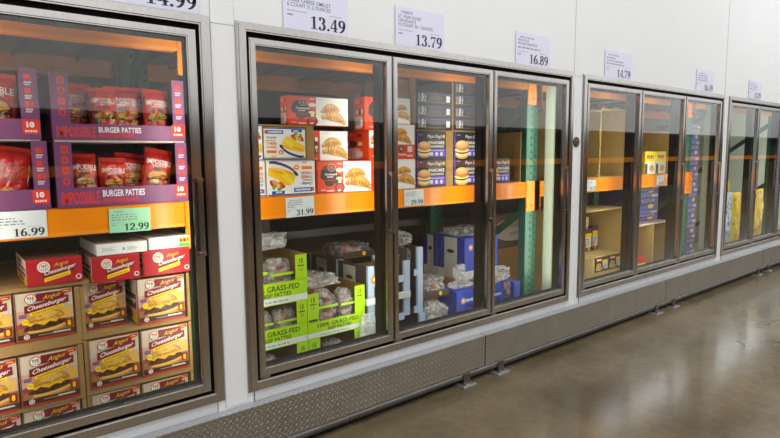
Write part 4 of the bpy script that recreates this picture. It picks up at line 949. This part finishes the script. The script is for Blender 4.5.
def film_blob(mb, c, r, seed, amp=0.3, sub=3, fl=(0, 0, 0)):
    bm = bmesh.new(); bmesh.ops.create_icosphere(bm, subdivisions=sub, radius=1.0)
    rr = random.Random(seed); off = Vector((rr.uniform(0, 99), rr.uniform(0, 99), 0))
    for v in bm.verts:
        d = v.co.normalized(); q = Vector((math.copysign(abs(d.x) ** 0.6, d.x), math.copysign(abs(d.y) ** 0.6, d.y), math.copysign(abs(d.z) ** 0.7, d.z)))
        n = 1 + amp * (noise.noise(d * 2.1 + off) * 0.9 + noise.noise(d * 5.5 + off) * 0.5)
        v.co = Vector(c) + Vector((q.x * r[0] * n, q.y * r[1] * n, q.z * r[2] * n))
    mb.bm(bm, (230, 232, 230), False)
BR = [(150, 116, 96), (172, 144, 124), (120, 88, 72)]
def patty_bag(x, y, z, w, h, label, seed, band=True, group='wrapped patty bags'):
    mb = MB(); film_blob(mb, (x, y, z + h / 2), (w / 2, 0.045, h / 2 * 0.95), seed, 0.14, 4)
    o = tag(build('patty_bag', mb, 'thin_film'), label, 'bag', group)
    mb = MB(); n = max(3, int(h / 0.024)); r = random.Random(seed)
    for k in range(n):
        zz = z + 0.012 + k * (h * 0.78 / n)
        mb.cyl((x + r.uniform(-.004, .004), y + 0.006, zz), (x + r.uniform(-.004, .004), y + 0.006, zz + h * 0.66 / n), w * 0.40, BR[k % 3], 18)
    build('patties', mb, 'food', o)
    if band:
        mb = MB(); a = w * 0.5
        mb.box(x - a * 0.9, x + a * 0.9, y - 0.0555, y - 0.054, z + h * 0.60, z + h * 0.66, LIME); build('label_band', mb, 'print', o)
    return o
PB = [(0.142, -0.73, 0.15, 0.25, 'left in the upper lime case at the door edge'), (0.29, -0.73, 0.14, 0.225, 'right in the upper lime case at the door edge'),
      (0.18, -0.95, 0.12, 0.185, 'left in the lower lime case at the door edge'), (0.315, -0.95, 0.125, 0.185, 'right in the lower lime case at the door edge'),
      (0.56, -0.95, 0.14, 0.235, 'left in the middle lime case'), (0.695, -0.95, 0.115, 0.225, 'right in the middle lime case'),
      (0.2, -1.18, 0.15, 0.18, 'in the lowest lime case at the door edge'), (0.60, -1.18, 0.15, 0.18, 'in the lowest lime case in the door middle')]
for i, (x, z, w, h, lb) in enumerate(PB): patty_bag(x, 0.362, z, w, h, 'clear bag of brown patties ' + lb, 20 + i)
def loose_film(c, r, label, seed, amp=0.35, name='plastic_bag', group='clear plastic bags'):
    mb = MB(); film_blob(mb, c, r, seed, amp, 4)
    return tag(build(name, mb, 'film'), label, 'plastic bag', group)
loose_film((0.25, 0.40, -0.428), (0.11, 0.06, 0.042), 'crumpled clear bag on top of the upper lime case', 3)
loose_film((0.58, 0.50, -0.69), (0.13, 0.12, 0.035), 'crumpled clear bag lying on the middle lime case patties', 5)
loose_film((0.80, 0.27, -1.03), (0.06, 0.012, 0.15), 'wrinkled clear bag in front of the pale blue case at the door post', 8, 0.2)

# --- pale blue steak cases with dark sides
def steak_case(x0, x1, z0, z1, y0, depth, label, front=True, bar=-0.745, posts=(True, True)):
    mb = MB(); dk = (74, 66, 62)
    mb.box(x0, x0 + 0.006, y0 + 0.02, y0 + depth, z0, z1, dk); mb.box(x1 - 0.006, x1, y0 + 0.02, y0 + depth, z0, z1, dk); mb.box(x0 + 0.006, x1 - 0.006, y0 + depth - 0.006, y0 + depth, z0, z1 - 0.04, (150, 120, 80)); mb.box(x0 + 0.006, x1 - 0.006, y0 + 0.02, y0 + depth - 0.006, z0, z0 + 0.006, dk)
    o = tag(build('steak_case', mb, 'carton'), label, 'display case', 'pale blue and dark steak cases')
    bl = (186, 206, 226)
    for xa, xb in [q for q, k in zip(((x0, x0 + 0.044), (x1 - 0.044, x1)), posts) if k]:
        mb = MB(); mb.box(xa, xb, y0, y0 + 0.018, z0, z1, bl, 0.001); build('corner_post', mb, 'print', o)
    for zz, cc in ((bar, bl), (bar - 0.23, bl)):
        mb = MB(); mb.box(x0 + 0.045, x1 - 0.045, y0, y0 + 0.006, zz, zz + 0.042, cc, 0.001); build('cross_bar', mb, 'print', o)
    a = Art(0.13, z1 - z0 - 0.01); hh = z1 - z0
    a.rect(0, 0.02, 0.124, hh - 0.035, (190, 190, 176)); a.ell(0.062, hh - 0.085, 0.034, 0.012, (60, 50, 46))
    mb = MB(); a.put(mb, (x0, y0 + depth * 0.82, z0), (0, -1, 0), FZ); build('handle_panel', mb, 'print', o)
    return o
sfront = steak_case(0.826, 1.141, -0.955, -0.622, 0.30, 0.30, 'pale blue framed steak case in front at the first door post')
steak_case(0.826, 1.141, -1.19, -0.622, 0.605, 0.30, 'dark sided steak case second from the door at the first door post')
steak_case(0.826, 1.141, -1.19, -0.632, 0.91, 0.30, 'dark sided steak case deepest in the shelf at the first door post')
steak_case(1.148, 1.264, -0.9665, -0.556, 0.32, 0.30, 'narrow pale blue framed case second from the first door post', bar=-0.73, posts=(False, True))
for i, z in enumerate((-1.19,)):
    steak_case(0.826, 1.264, z, -0.967, 0.30, 0.30, 'lowest pale blue framed case in the second door', bar=-1.12)
mb = MB(); mb.box(0.795, 1.12, 0.27, 0.292, -0.836, -0.800, (220, 226, 220), 0.001); 
o = tag(build('shelf_strip', mb, 'paper', None, (0.96, 0.28, -0.836)), 'white paper strip across the front of the pale blue case', 'paper strip')
mb = MB(); mb.cyl((0.872, 0.2965, -0.70), (0.872, 0.2995, -0.70), 0.026, (240, 150, 30), 24); a = Art(0.04, 0.03); a.mark(3, 0.004, 0.006, 0.016, (250, 244, 230), w=0.03, bold=0.05); a.put(mb, (0.853, 0.2965, -0.713), FX, FZ)
tag(build('price_sticker', mb, 'print', sfront), 'round orange sticker')
def meat_pack(c, sx, sy, sz, label, seed, yellow=True):
    x, y, z = c
    mb = MB(); film_blob(mb, (x, y, z), (sx, sy, sz), seed, 0.16, 4)
    o = tag(build('meat_pack', mb, 'thin_film'), label, 'meat pack', 'film wrapped meat packs')
    mb = MB(); r = random.Random(seed)
    for k in range(7):
        bm = bmesh.new(); bmesh.ops.create_icosphere(bm, subdivisions=2, radius=1.0)
        px, py = x + r.uniform(-.6, .6) * sx, y + r.uniform(-.5, .5) * sy
        for v in bm.verts: v.co = Vector((px + v.co.x * sx * 0.32, py + v.co.y * sy * 0.4, z + r.uniform(-.05, .05) * sz + v.co.z * sz * 0.72))
        mb.bm(bm, r.choice([(120, 44, 40), (146, 70, 60), (96, 36, 34), (170, 104, 90)]), True)
    build('meat', mb, 'food', o)
    if yellow:
        mb = MB(); mb.box(x - sx * 0.9, x + sx * 0.9, y - sy * 1.12, y - sy * 1.08, z - sz * 0.8, z + sz * 0.1, (70, 54, 44)); mb.cyl((x + sx * 0.2, y - sy * 1.16, z - sz * 0.3), (x + sx * 0.2, y - sy * 1.121, z - sz * 0.3), min(sz * 0.3, 0.013), (242, 190, 30), 16); build('label_strip', mb, 'print', o)
    return o
meat_pack((0.93, 0.66, -0.572), 0.13, 0.13, 0.042, 'film wrapped meat pack on top of the pale blue cases', 4)
meat_pack((0.98, 0.45, -0.73), 0.11, 0.1, 0.05, 'film wrapped meat pack inside the front pale blue case', 6, False)
meat_pack((0.97, 0.44, -0.88), 0.11, 0.1, 0.06, 'film wrapped meat pack low in the front pale blue case', 7, False)
loose_film((1.206, 0.48, -0.512), (0.038, 0.09, 0.045), 'crumpled clear bag above the second pale blue post', 11)
loose_film((1.04, 0.40, -0.606), (0.07, 0.05, 0.026), 'crumpled clear bag tucked in the top of the front pale blue case', 12)
meat_pack((1.206, 0.48, -0.628), 0.04, 0.09, 0.06, 'film wrapped meat pack inside the narrow pale blue framed case', 31, False)
loose_film((1.38, 0.68, -0.872), (0.085, 0.08, 0.036), 'crumpled clear bag behind the dark red meat pack', 41)
loose_film((1.61, 0.64, -0.868), (0.09, 0.08, 0.038), 'crumpled clear bag lying left of the big blue carton on the plain kraft carton', 42)
meat_pack((1.41, 0.44, -0.862), 0.115, 0.09, 0.048, 'dark red film wrapped meat pack with a yellow mark before the blue carton', 9)
loose_film((1.41, 0.385, -1.062), (0.115, 0.05, 0.118), 'crumpled clear bag below the dark red meat pack', 14)
loose_film((1.65, 0.37, -0.857), (0.09, 0.05, 0.02), 'flat clear bag in front of the big blue carton', 15)
loose_film((1.66, 0.39, -0.78), (0.04, 0.03, 0.05), 'gathered clear bag end standing beside the blue carton', 16)

# --- blue and white cartons
BLU = (64, 84, 186)
def blue_carton(x0, x1, z0, z1, y0, depth, label, panel=True, dot=True, stripe=0.06):
    def fr(W, h):
        a = Art(W, h); a.rect(0, 0, W, h, BLU); 
        if stripe: a.rect(0, 0, W, stripe, (220, 224, 216))
        if dot:
            a.ell(min(0.06, W * 0.4), h - 0.065, 0.022, 0.022, (222, 150, 90)); a.ell(min(0.06, W * 0.4), h - 0.065, 0.013, 0.013, (240, 220, 200)); a.rect(0.45 * W, 0.4 * h, 0.4 * W, 0.3 * h, (46, 56, 150)); a.ell(0.65 * W, 0.52 * h, 0.13 * W, 0.09 * h, (150, 80, 50)); a.mark(10, 0.45 * W, 0.75 * h, 0.06 * h, (230, 234, 250), w=0.45 * W, bold=0.03)
        return a
    def sd(W, h):
        a = Art(W, h); a.rect(0, 0, W, h, (48, 62, 158)); a.rect(0, 0, W, stripe, (216, 218, 206))  # darker blue than the front: the side's shading put into the colour
        if panel:
            a.rect(0.27 * W, 0, 0.47 * W, h, (206, 206, 190)); a.ell(0.5 * W, h * 0.66, 0.14 * W, 0.014, (60, 44, 40)); a.rect(0.27 * W, h * 0.32, 0.47 * W, 0.003, (170, 170, 156))
        return a
    return carton('blue_carton', x0, x1, z0, z1, y0, depth, BLU, label, 'carton', 'blue cartons', fr, sd)
carton('kraft_carton', 1.75, 2.2, -1.19, -0.868, 0.46, 0.56, KR, 'plain kraft carton under the big blue carton', 'carton', 'plain kraft cartons', mat='kraft')
carton('kraft_carton', 1.31, 1.735, -1.19, -0.93, 0.50, 0.56, KR, 'plain kraft carton under the dark red meat pack', 'carton', 'plain kraft cartons', mat='kraft')
blue_carton(1.774, 2.122, -0.866, -0.574, 0.45, 0.272, 'big blue carton with white handle panel, nearest the door')
blue_carton(1.774, 2.122, -0.866, -0.577, 0.725, 0.14, 'big blue carton behind the nearest one with handle panel')
loose_film((1.90, 0.57, -0.535), (0.14, 0.12, 0.03), 'clear bag lying on the big blue carton', 18)
blue_carton(1.545, 1.735, -1.19, -0.885, 0.302, 0.18, 'low blue carton with orange dot left of the second door post', False, True, 0)
blue_carton(1.745, 2.02, -1.19, -0.895, 0.302, 0.13, 'low blue carton right of the second door post', False, True, 0)
blue_carton(2.13, 2.20, -1.19, -0.905, 0.302, 0.14, 'small low blue carton at the foot of the green upright', False, False, 0)
meat_pack((2.08, 0.355, -0.955), 0.05, 0.04, 0.06, 'white film wrapped meat pack between the low blue cartons', 21, False)
loose_film((1.98, 0.38, -0.84), (0.15, 0.055, 0.05), 'crumpled clear bag on the low blue cartons in the third door', 22)
def art_poster(W, Hh):
    a = Art(W, Hh); a.rect(0, 0, W, Hh, (104, 92, 86)); a.ell(0.62 * W, 0.52 * Hh, 0.6 * W, 0.36 * Hh, (206, 198, 190), n=40); a.rect(0, 0.86 * Hh, W, 0.04 * Hh, (160, 44, 48), 0.06 * Hh * 0)
    a.ell(0.02 * W, 0.72 * Hh, 0.1 * W, 0.2 * Hh, (170, 44, 50)); a.ell(0.02 * W, 0.72 * Hh, 0.06 * W, 0.12 * Hh, (206, 198, 190)); a.mark(5, 0.2 * W, 0.66 * Hh, 0.09 * Hh, (170, 60, 64), w=0.22 * W, bold=0.04); a.lines(0.5 * W, 0.7 * Hh, 0.36 * W, 0.03 * Hh, 3, (120, 112, 108), 2); a.lines(0.5 * W, 0.4 * Hh, 0.36 * W, 0.03 * Hh, 2, (120, 112, 108), 4); a.rect(0.82 * W, 0.1 * Hh, 0.14 * W, 0.16 * Hh, (180, 96, 96))
    return a
carton('shipping_carton', 2.55, 3.0, -0.78, -0.50, 0.86, 0.3, (110, 98, 92), 'printed grey and red shipping carton behind the green brace', 'carton', None, art_poster)
carton('kraft_carton', 2.5, 3.02, -1.19, -0.785, 0.84, 0.4, KR, 'plain kraft carton under the red and grey shipping carton', 'carton', 'plain kraft cartons', mat='kraft')

# --- kraft tray bay
KY = (188, 160, 100)
tray(2.86, 3.215, -0.1935, 0.34, 0.306, 0.5, 'tall empty kraft tray at the left of the kraft tray bay', base=0.006, wall=0.008, roof=True, col=KY)
tray(3.218, 3.615, -0.1935, 0.36, 0.306, 0.42, 'tall empty kraft tray filling the left door of the kraft tray bay', base=0.006, wall=0.008, roof=True, col=KY)
tray(2.84, 3.64, -0.862, -0.47, 0.306, 0.42, 'open kraft tray with a few small cookie boxes under the beam', base=0.01, wall=0.01, roof=True, col=KY)
def art_cookie(W, Hh):
    a = Art(W, Hh); a.rect(0, 0, W, Hh, (52, 48, 44)); a.rect(0.08 * W, 0.78 * Hh, 0.4 * W, 0.16 * Hh, (220, 50, 48)); a.mark(5, 0.12 * W, 0.81 * Hh, 0.09 * Hh, (250, 236, 230), w=0.32 * W, bold=0.04); a.rect(0.54 * W, 0.62 * Hh, 0.44 * W, 0.2 * Hh, (240, 184, 30)); a.rect(0.56 * W, 0.14 * Hh, 0.4 * W, 0.46 * Hh, (196, 206, 196)); a.lines(0.58 * W, 0.5 * Hh, 0.34 * W, 0.04 * Hh, 4, (84, 90, 84), 3); a.rect(0.58 * W, 0.08 * Hh, 0.1 * W, 0.24 * Hh, (200, 40, 44))
    for x, y, q in ((0.22, 0.25, 0.18), (0.36, 0.2, 0.15), (0.26, 0.46, 0.17)): a.ell(x * W, y * Hh, q * W, q * 0.9 * Hh, (206, 172, 104)); a.ell(x * W, y * Hh, q * 0.6 * W, q * 0.5 * Hh, (170, 126, 66)); a.ell((x + 0.05) * W, (y + 0.04) * Hh, 0.03 * W, 0.03 * Hh, (70, 44, 30))
    return a
def art_cookie2(W, Hh):
    a = Art(W, Hh); a.rect(0, 0, W, Hh, (58, 56, 52)); a.rect(0.04 * W, 0.62 * Hh, 0.92 * W, 0.2 * Hh, (240, 184, 30)); a.rect(0.04 * W, 0.18 * Hh, 0.9 * W, 0.44 * Hh, (206, 214, 206)); a.lines(0.1 * W, 0.52 * Hh, 0.7 * W, 0.045 * Hh, 4, (70, 76, 72), 5); a.rect(0.1 * W, 0.12 * Hh, 0.2 * W, 0.24 * Hh, (206, 44, 46)); a.rect(0.56 * W, 0.02 * Hh, 0.2 * W, 0.18 * Hh, (240, 184, 30))
    return a
CK = 'dark cookie dough cartons'
DC = (56, 52, 48)
for i, (x0, x1, z0, z1, y, lb, art) in enumerate([(3.195, 3.40, -0.985, -0.866, 0.302, 'front bottom row under the open kraft tray, left of two', art_cookie), (3.405, 3.63, -0.985, -0.866, 0.302, 'front bottom row under the open kraft tray, right of two', art_cookie),
        (3.33, 3.46, -0.8515, -0.655, 0.50, 'standing in the open kraft tray, front of its pair', art_cookie2), (3.465, 3.56, -0.8515, -0.635, 0.50, 'standing in the open kraft tray, right of its pair', art_cookie2), (3.335, 3.42, -0.6545, -0.52, 0.51, 'standing on top of the pair in the open kraft tray', art_cookie2)]):
    carton('cookie_carton', x0, x1, z0, z1, y, 0.18, DC, 'small dark cookie dough carton ' + lb, 'carton', CK, art)
carton('kraft_carton', 2.86, 3.185, -1.19, -0.865, 0.302, 0.4, KY, 'plain kraft carton low at the left edge of the kraft tray bay', 'carton', 'plain kraft cartons', mat='kraft')
carton('kraft_carton', 3.19, 3.64, -1.19, -0.987, 0.302, 0.4, KY, 'plain kraft carton under the front cookie dough cartons', 'carton', 'plain kraft cartons', mat='kraft')
# second door
tray(3.84, 4.42, -0.1935, 0.21, 0.306, 0.42, 'kraft tray behind the yellow and white cartons', base=0.006, wall=0.012, col=KY)
def art_yellow(W, Hh):
    a = Art(W, Hh); a.rect(0, 0, W, Hh, (226, 224, 200)); a.rect(0, 0.55 * Hh, W, 0.45 * Hh, (240, 206, 20)); a.mark(4, 0.2 * W, 0.68 * Hh, 0.16 * Hh, (70, 60, 60), w=0.6 * W, bold=0.05); a.rect(0.02 * W, 0, 0.24 * W, 0.45 * Hh, (70, 66, 66)); a.ell(0.65 * W, 0.25 * Hh, 0.22 * W, 0.16 * Hh, (200, 150, 90)); return a
carton('sandwich_carton', 3.99, 4.19, -0.187, 0.02, 0.315, 0.25, (236, 206, 40), 'yellow and white carton on the beam, left of two', 'carton', 'yellow and white cartons', art_yellow)
carton('sandwich_carton', 4.195, 4.40, -0.187, 0.02, 0.315, 0.25, (236, 206, 40), 'yellow and white carton on the beam, right of two', 'carton', 'yellow and white cartons', art_yellow)
carton('brown_carton', 4.0, 4.26, -0.193, 0.42, 0.9, 0.3, (86, 66, 62), 'brown carton deep behind the yellow and white cartons', 'carton', None)
def art_purple(W, Hh):
    a = Art(W, Hh); a.rect(0, 0, W, Hh, (84, 72, 128)); a.rect(0, 0.88 * Hh, W, 0.12 * Hh, (80, 104, 160)); a.ell(0.56 * W, 0.46 * Hh, 0.3 * W, 0.34 * Hh, (52, 40, 90), n=28); a.rect(0.26 * W, 0.5 * Hh, 0.6 * W, 0.18 * Hh, (150, 146, 190), 0); a.mark(9, 0.3 * W, 0.53 * Hh, 0.12 * Hh, (60, 50, 110), w=0.5 * W, bold=0.04); a.ell(0.52 * W, 0.22 * Hh, 0.14 * W, 0.12 * Hh, (50, 80, 170)); a.ell(0.74 * W, 0.26 * Hh, 0.1 * W, 0.13 * Hh, (206, 176, 80)); a.rect(0.76 * W, 0.82 * Hh, 0.22 * W, 0.14 * Hh, (190, 190, 190)); return a
for i, (x0, x1, z0, z1, w) in enumerate([(3.88, 4.46, -0.640, -0.545, 'lowest, half height'), (3.89, 4.46, -0.5445, -0.38, 'middle'), (3.89, 4.46, -0.3795, -0.315, 'topmost, tucked under the beam')]):
    carton('sandwich_carton', x0, x1, z0, z1, 0.40, 0.3, (84, 72, 128), f'purple frozen sandwich carton, {w} of the stack', 'carton', 'purple sandwich cartons', art_purple)
def art_redwhite(W, Hh):
    a = Art(W, Hh); a.rect(0, 0, W, Hh, (200, 190, 180)); a.rect(0, 0.3 * Hh, W, 0.16 * Hh, (170, 50, 60)); a.rect(0, 0.65 * Hh, W, 0.12 * Hh, (170, 50, 60)); return a
tray(3.87, 4.185, -1.19, -0.662, 0.302, 0.4, 'open kraft tray under the purple cartons, left of two', base=0.01, wall=0.01, col=KY)
tray(4.187, 4.50, -1.19, -0.668, 0.302, 0.4, 'open kraft tray under the purple cartons, right of two', base=0.01, wall=0.01, col=KY)
mb = MB(); mb.box(3.87, 4.49, 0.31, 0.72, -0.6605, -0.6425, (206, 190, 170), 0.001); o = tag(build('cardboard_sheet', mb, 'kraft'), 'printed red and white sheet under the purple cartons', 'cardboard sheet')
a = art_redwhite(0.61, 0.09); mb = MB(); a.put(mb, (3.875, 0.3105, -0.6425), FX, (0, 1, 0)); build('printed_top', mb, 'print', o)
def art_ry(W, Hh):
    a = Art(W, Hh); a.rect(0, 0, W, Hh, (206, 44, 40)); a.rect(0, 0.45 * Hh, W, 0.3 * Hh, (246, 214, 20)); a.rect(0.05 * W, 0.05 * Hh, 0.8 * W, 0.3 * Hh, (226, 206, 180)); return a
carton('red_yellow_carton', 3.885, 4.07, -1.178, -0.945, 0.31, 0.12, (200, 44, 40), 'small red and yellow carton inside the left kraft tray', 'carton', None, art_ry)
# third door: stack of purple and white cartons behind the upright
for i in range(9):
    z = -1.19 + i * 0.165
    carton('sandwich_carton', 4.975, 5.30, z, z + 0.164, 0.385, 0.3, (70, 60, 120), f'purple carton {["at the floor, first", "second from the floor", "third from the floor", "fourth from the floor", "fifth from the floor", "sixth from the floor", "third from the top", "second from the top", "topmost"][i]} in the narrow stack beside the green upright', 'carton', 'narrow purple carton stack', art_purple)

# --- far bay with yellow bags
def fruit_bag(x0, x1, z0, z1, label, cols, seed, y=0.36):
    W, Hh = x1 - x0, z1 - z0; h = pillow_pts(W, Hh, 0.05, 1, 1, seed)
    mb = MB(); n = 14; r = random.Random(seed); m = 26
    for sgn in (1, -1):
        vs = [(x0 + W * i / n, y - sgn * h(W * i / n, Hh * j / m), z0 + Hh * j / m) for j in range(m + 1) for i in range(n + 1)]
        fs = []
        for j in range(m):
            for i in range(n):
                q = (j * (n + 1) + i, j * (n + 1) + i + 1, (j + 1) * (n + 1) + i + 1, (j + 1) * (n + 1) + i); fs.append(q if sgn > 0 else q[::-1])
        mb.mesh(vs, fs, cols[0], True)
    o = tag(build('fruit_bag', mb, 'print'), label, 'bag', 'tall bags in the far bay')
    a = Art(W, Hh)
    for i in range(70):
        a.ell(r.uniform(0.08, 0.92) * W, r.uniform(0.05, 0.95) * Hh, r.uniform(0.03, 0.08) * W, r.uniform(0.015, 0.04) * Hh, r.choice(cols), r.uniform(0, 3), n=9); a.k = 1 + i % 4
    mb = MB(); a.put(mb, (x0, y, z0), FX, FZ, 0.00008, lambda X, Y: h(max(0, min(W, X)), max(0, min(Hh, Y))) + 0.001); build('print', mb, 'print', o)
    return o
YE = [(250, 212, 20), (250, 212, 20), (252, 226, 60), (224, 156, 20), (160, 110, 30), (236, 186, 20)]
BW = [(196, 222, 232), (222, 236, 240), (120, 160, 190), (96, 120, 150), (180, 206, 150)]
for x in (5.76, 6.48): 
    carton('kraft_carton', x, x + 0.74, -1.19, -1.05, 0.302, 0.3, (150, 130, 96), 'plain low kraft carton under the ' + ('pale blue bag' if x < 6 else 'farthest yellow bag'), 'carton', 'plain kraft cartons', mat='kraft')
fruit_bag(5.80, 6.165, -1.045, -0.45, 'tall pale blue and white bag at the left of the far bay', BW, 2)
fruit_bag(6.17, 6.43, -1.045, -0.46, 'tall yellow bag right of the pale blue bag', YE, 3)
fruit_bag(6.80, 7.17, -1.045, -0.45, 'tall yellow bag in the last door of the far bay', YE, 4)
fruit_bag(5.80, 6.16, -0.445, -0.312, 'yellow bag lying on the pale blue bag', YE, 5, 0.40)
fruit_bag(5.80, 5.985, -0.31, 0.0, 'yellow bag standing at the top of the bag pile in the far bay', YE, 6, 0.5)

# ------------------------------------------------------------------ lights
def area(name, loc, rot, sx, sy, power, col=(1, 1, 1), spread=PI):
    li = bpy.data.lights.new(name, 'AREA'); li.shape = 'RECTANGLE'; li.size = sx; li.size_y = sy; li.energy = power; li.color = col; li.spread = spread
    o = bpy.data.objects.new(name, li); COL.objects.link(o); o.location = Vector(loc) + Vector((0, 0, H)); o.rotation_euler = rot
    return o
area('freezer_light', (7.5, 0.118, -0.23), (PI / 2, 0, 0), 0.022, 1.38, 8, (1.0, 0.97, 0.86))  # extra lamp added to brighten the end wall; no door post stands here
for L in BAY:
    for k, xc in enumerate((L + 0.005, L + 0.762, L + 1.524, L + W3 - 0.005)):
        area('freezer_light', (xc, 0.118, -0.23), (PI / 2, 0, 0), 0.022, 1.38, 3.0, (1.0, 0.97, 0.86))
for y in (-1.7, -4.3):
    for x in (-5.5, 0.5, 6.5, 12.5, 18.5, 25.0):
        area('ceiling_light', (x, y, 3.55), (0, 0, 0), 4.4, 0.5, 92 if y > -2 else 135, (0.93, 0.97, 1.04))
w = bpy.data.worlds.new('world'); S.world = w; w.use_nodes = True
w.node_tree.nodes['Background'].inputs['Color'].default_value = (0.8, 0.82, 0.85, 1); w.node_tree.nodes['Background'].inputs['Strength'].default_value = 0.5

# ------------------------------------------------------------------ camera
fpx, yaw, pitch, roll, cx, d = 566.09, 0.6858, -0.1113, -0.0079, -1.0632, 2.2078
F = Vector((math.sin(yaw) * math.cos(pitch), math.cos(yaw) * math.cos(pitch), math.sin(pitch)))
R = Vector((math.cos(yaw), -math.sin(yaw), 0)); U = R.cross(F)
R2 = R * math.cos(roll) + U * math.sin(roll); U2 = U * math.cos(roll) - R * math.sin(roll)
cam = bpy.data.cameras.new('camera'); co = bpy.data.objects.new('camera', cam); COL.objects.link(co)
M = Matrix((R2, U2, -F)).transposed().to_4x4(); M.translation = Vector((cx, -d, H)); co.matrix_world = M
cam.sensor_width = 36; cam.lens = fpx * 36 / 780; cam.clip_start = 0.05
S.camera = co
S.view_settings.view_transform = 'Standard'; S.view_settings.look = 'None'; S.view_settings.gamma = 1; S.view_settings.use_curve_mapping = False
S.view_settings.exposure = -0.03
S.cycles.caustics_reflective = False
for o in bpy.data.objects:
    if '_o' in o: del o['_o']
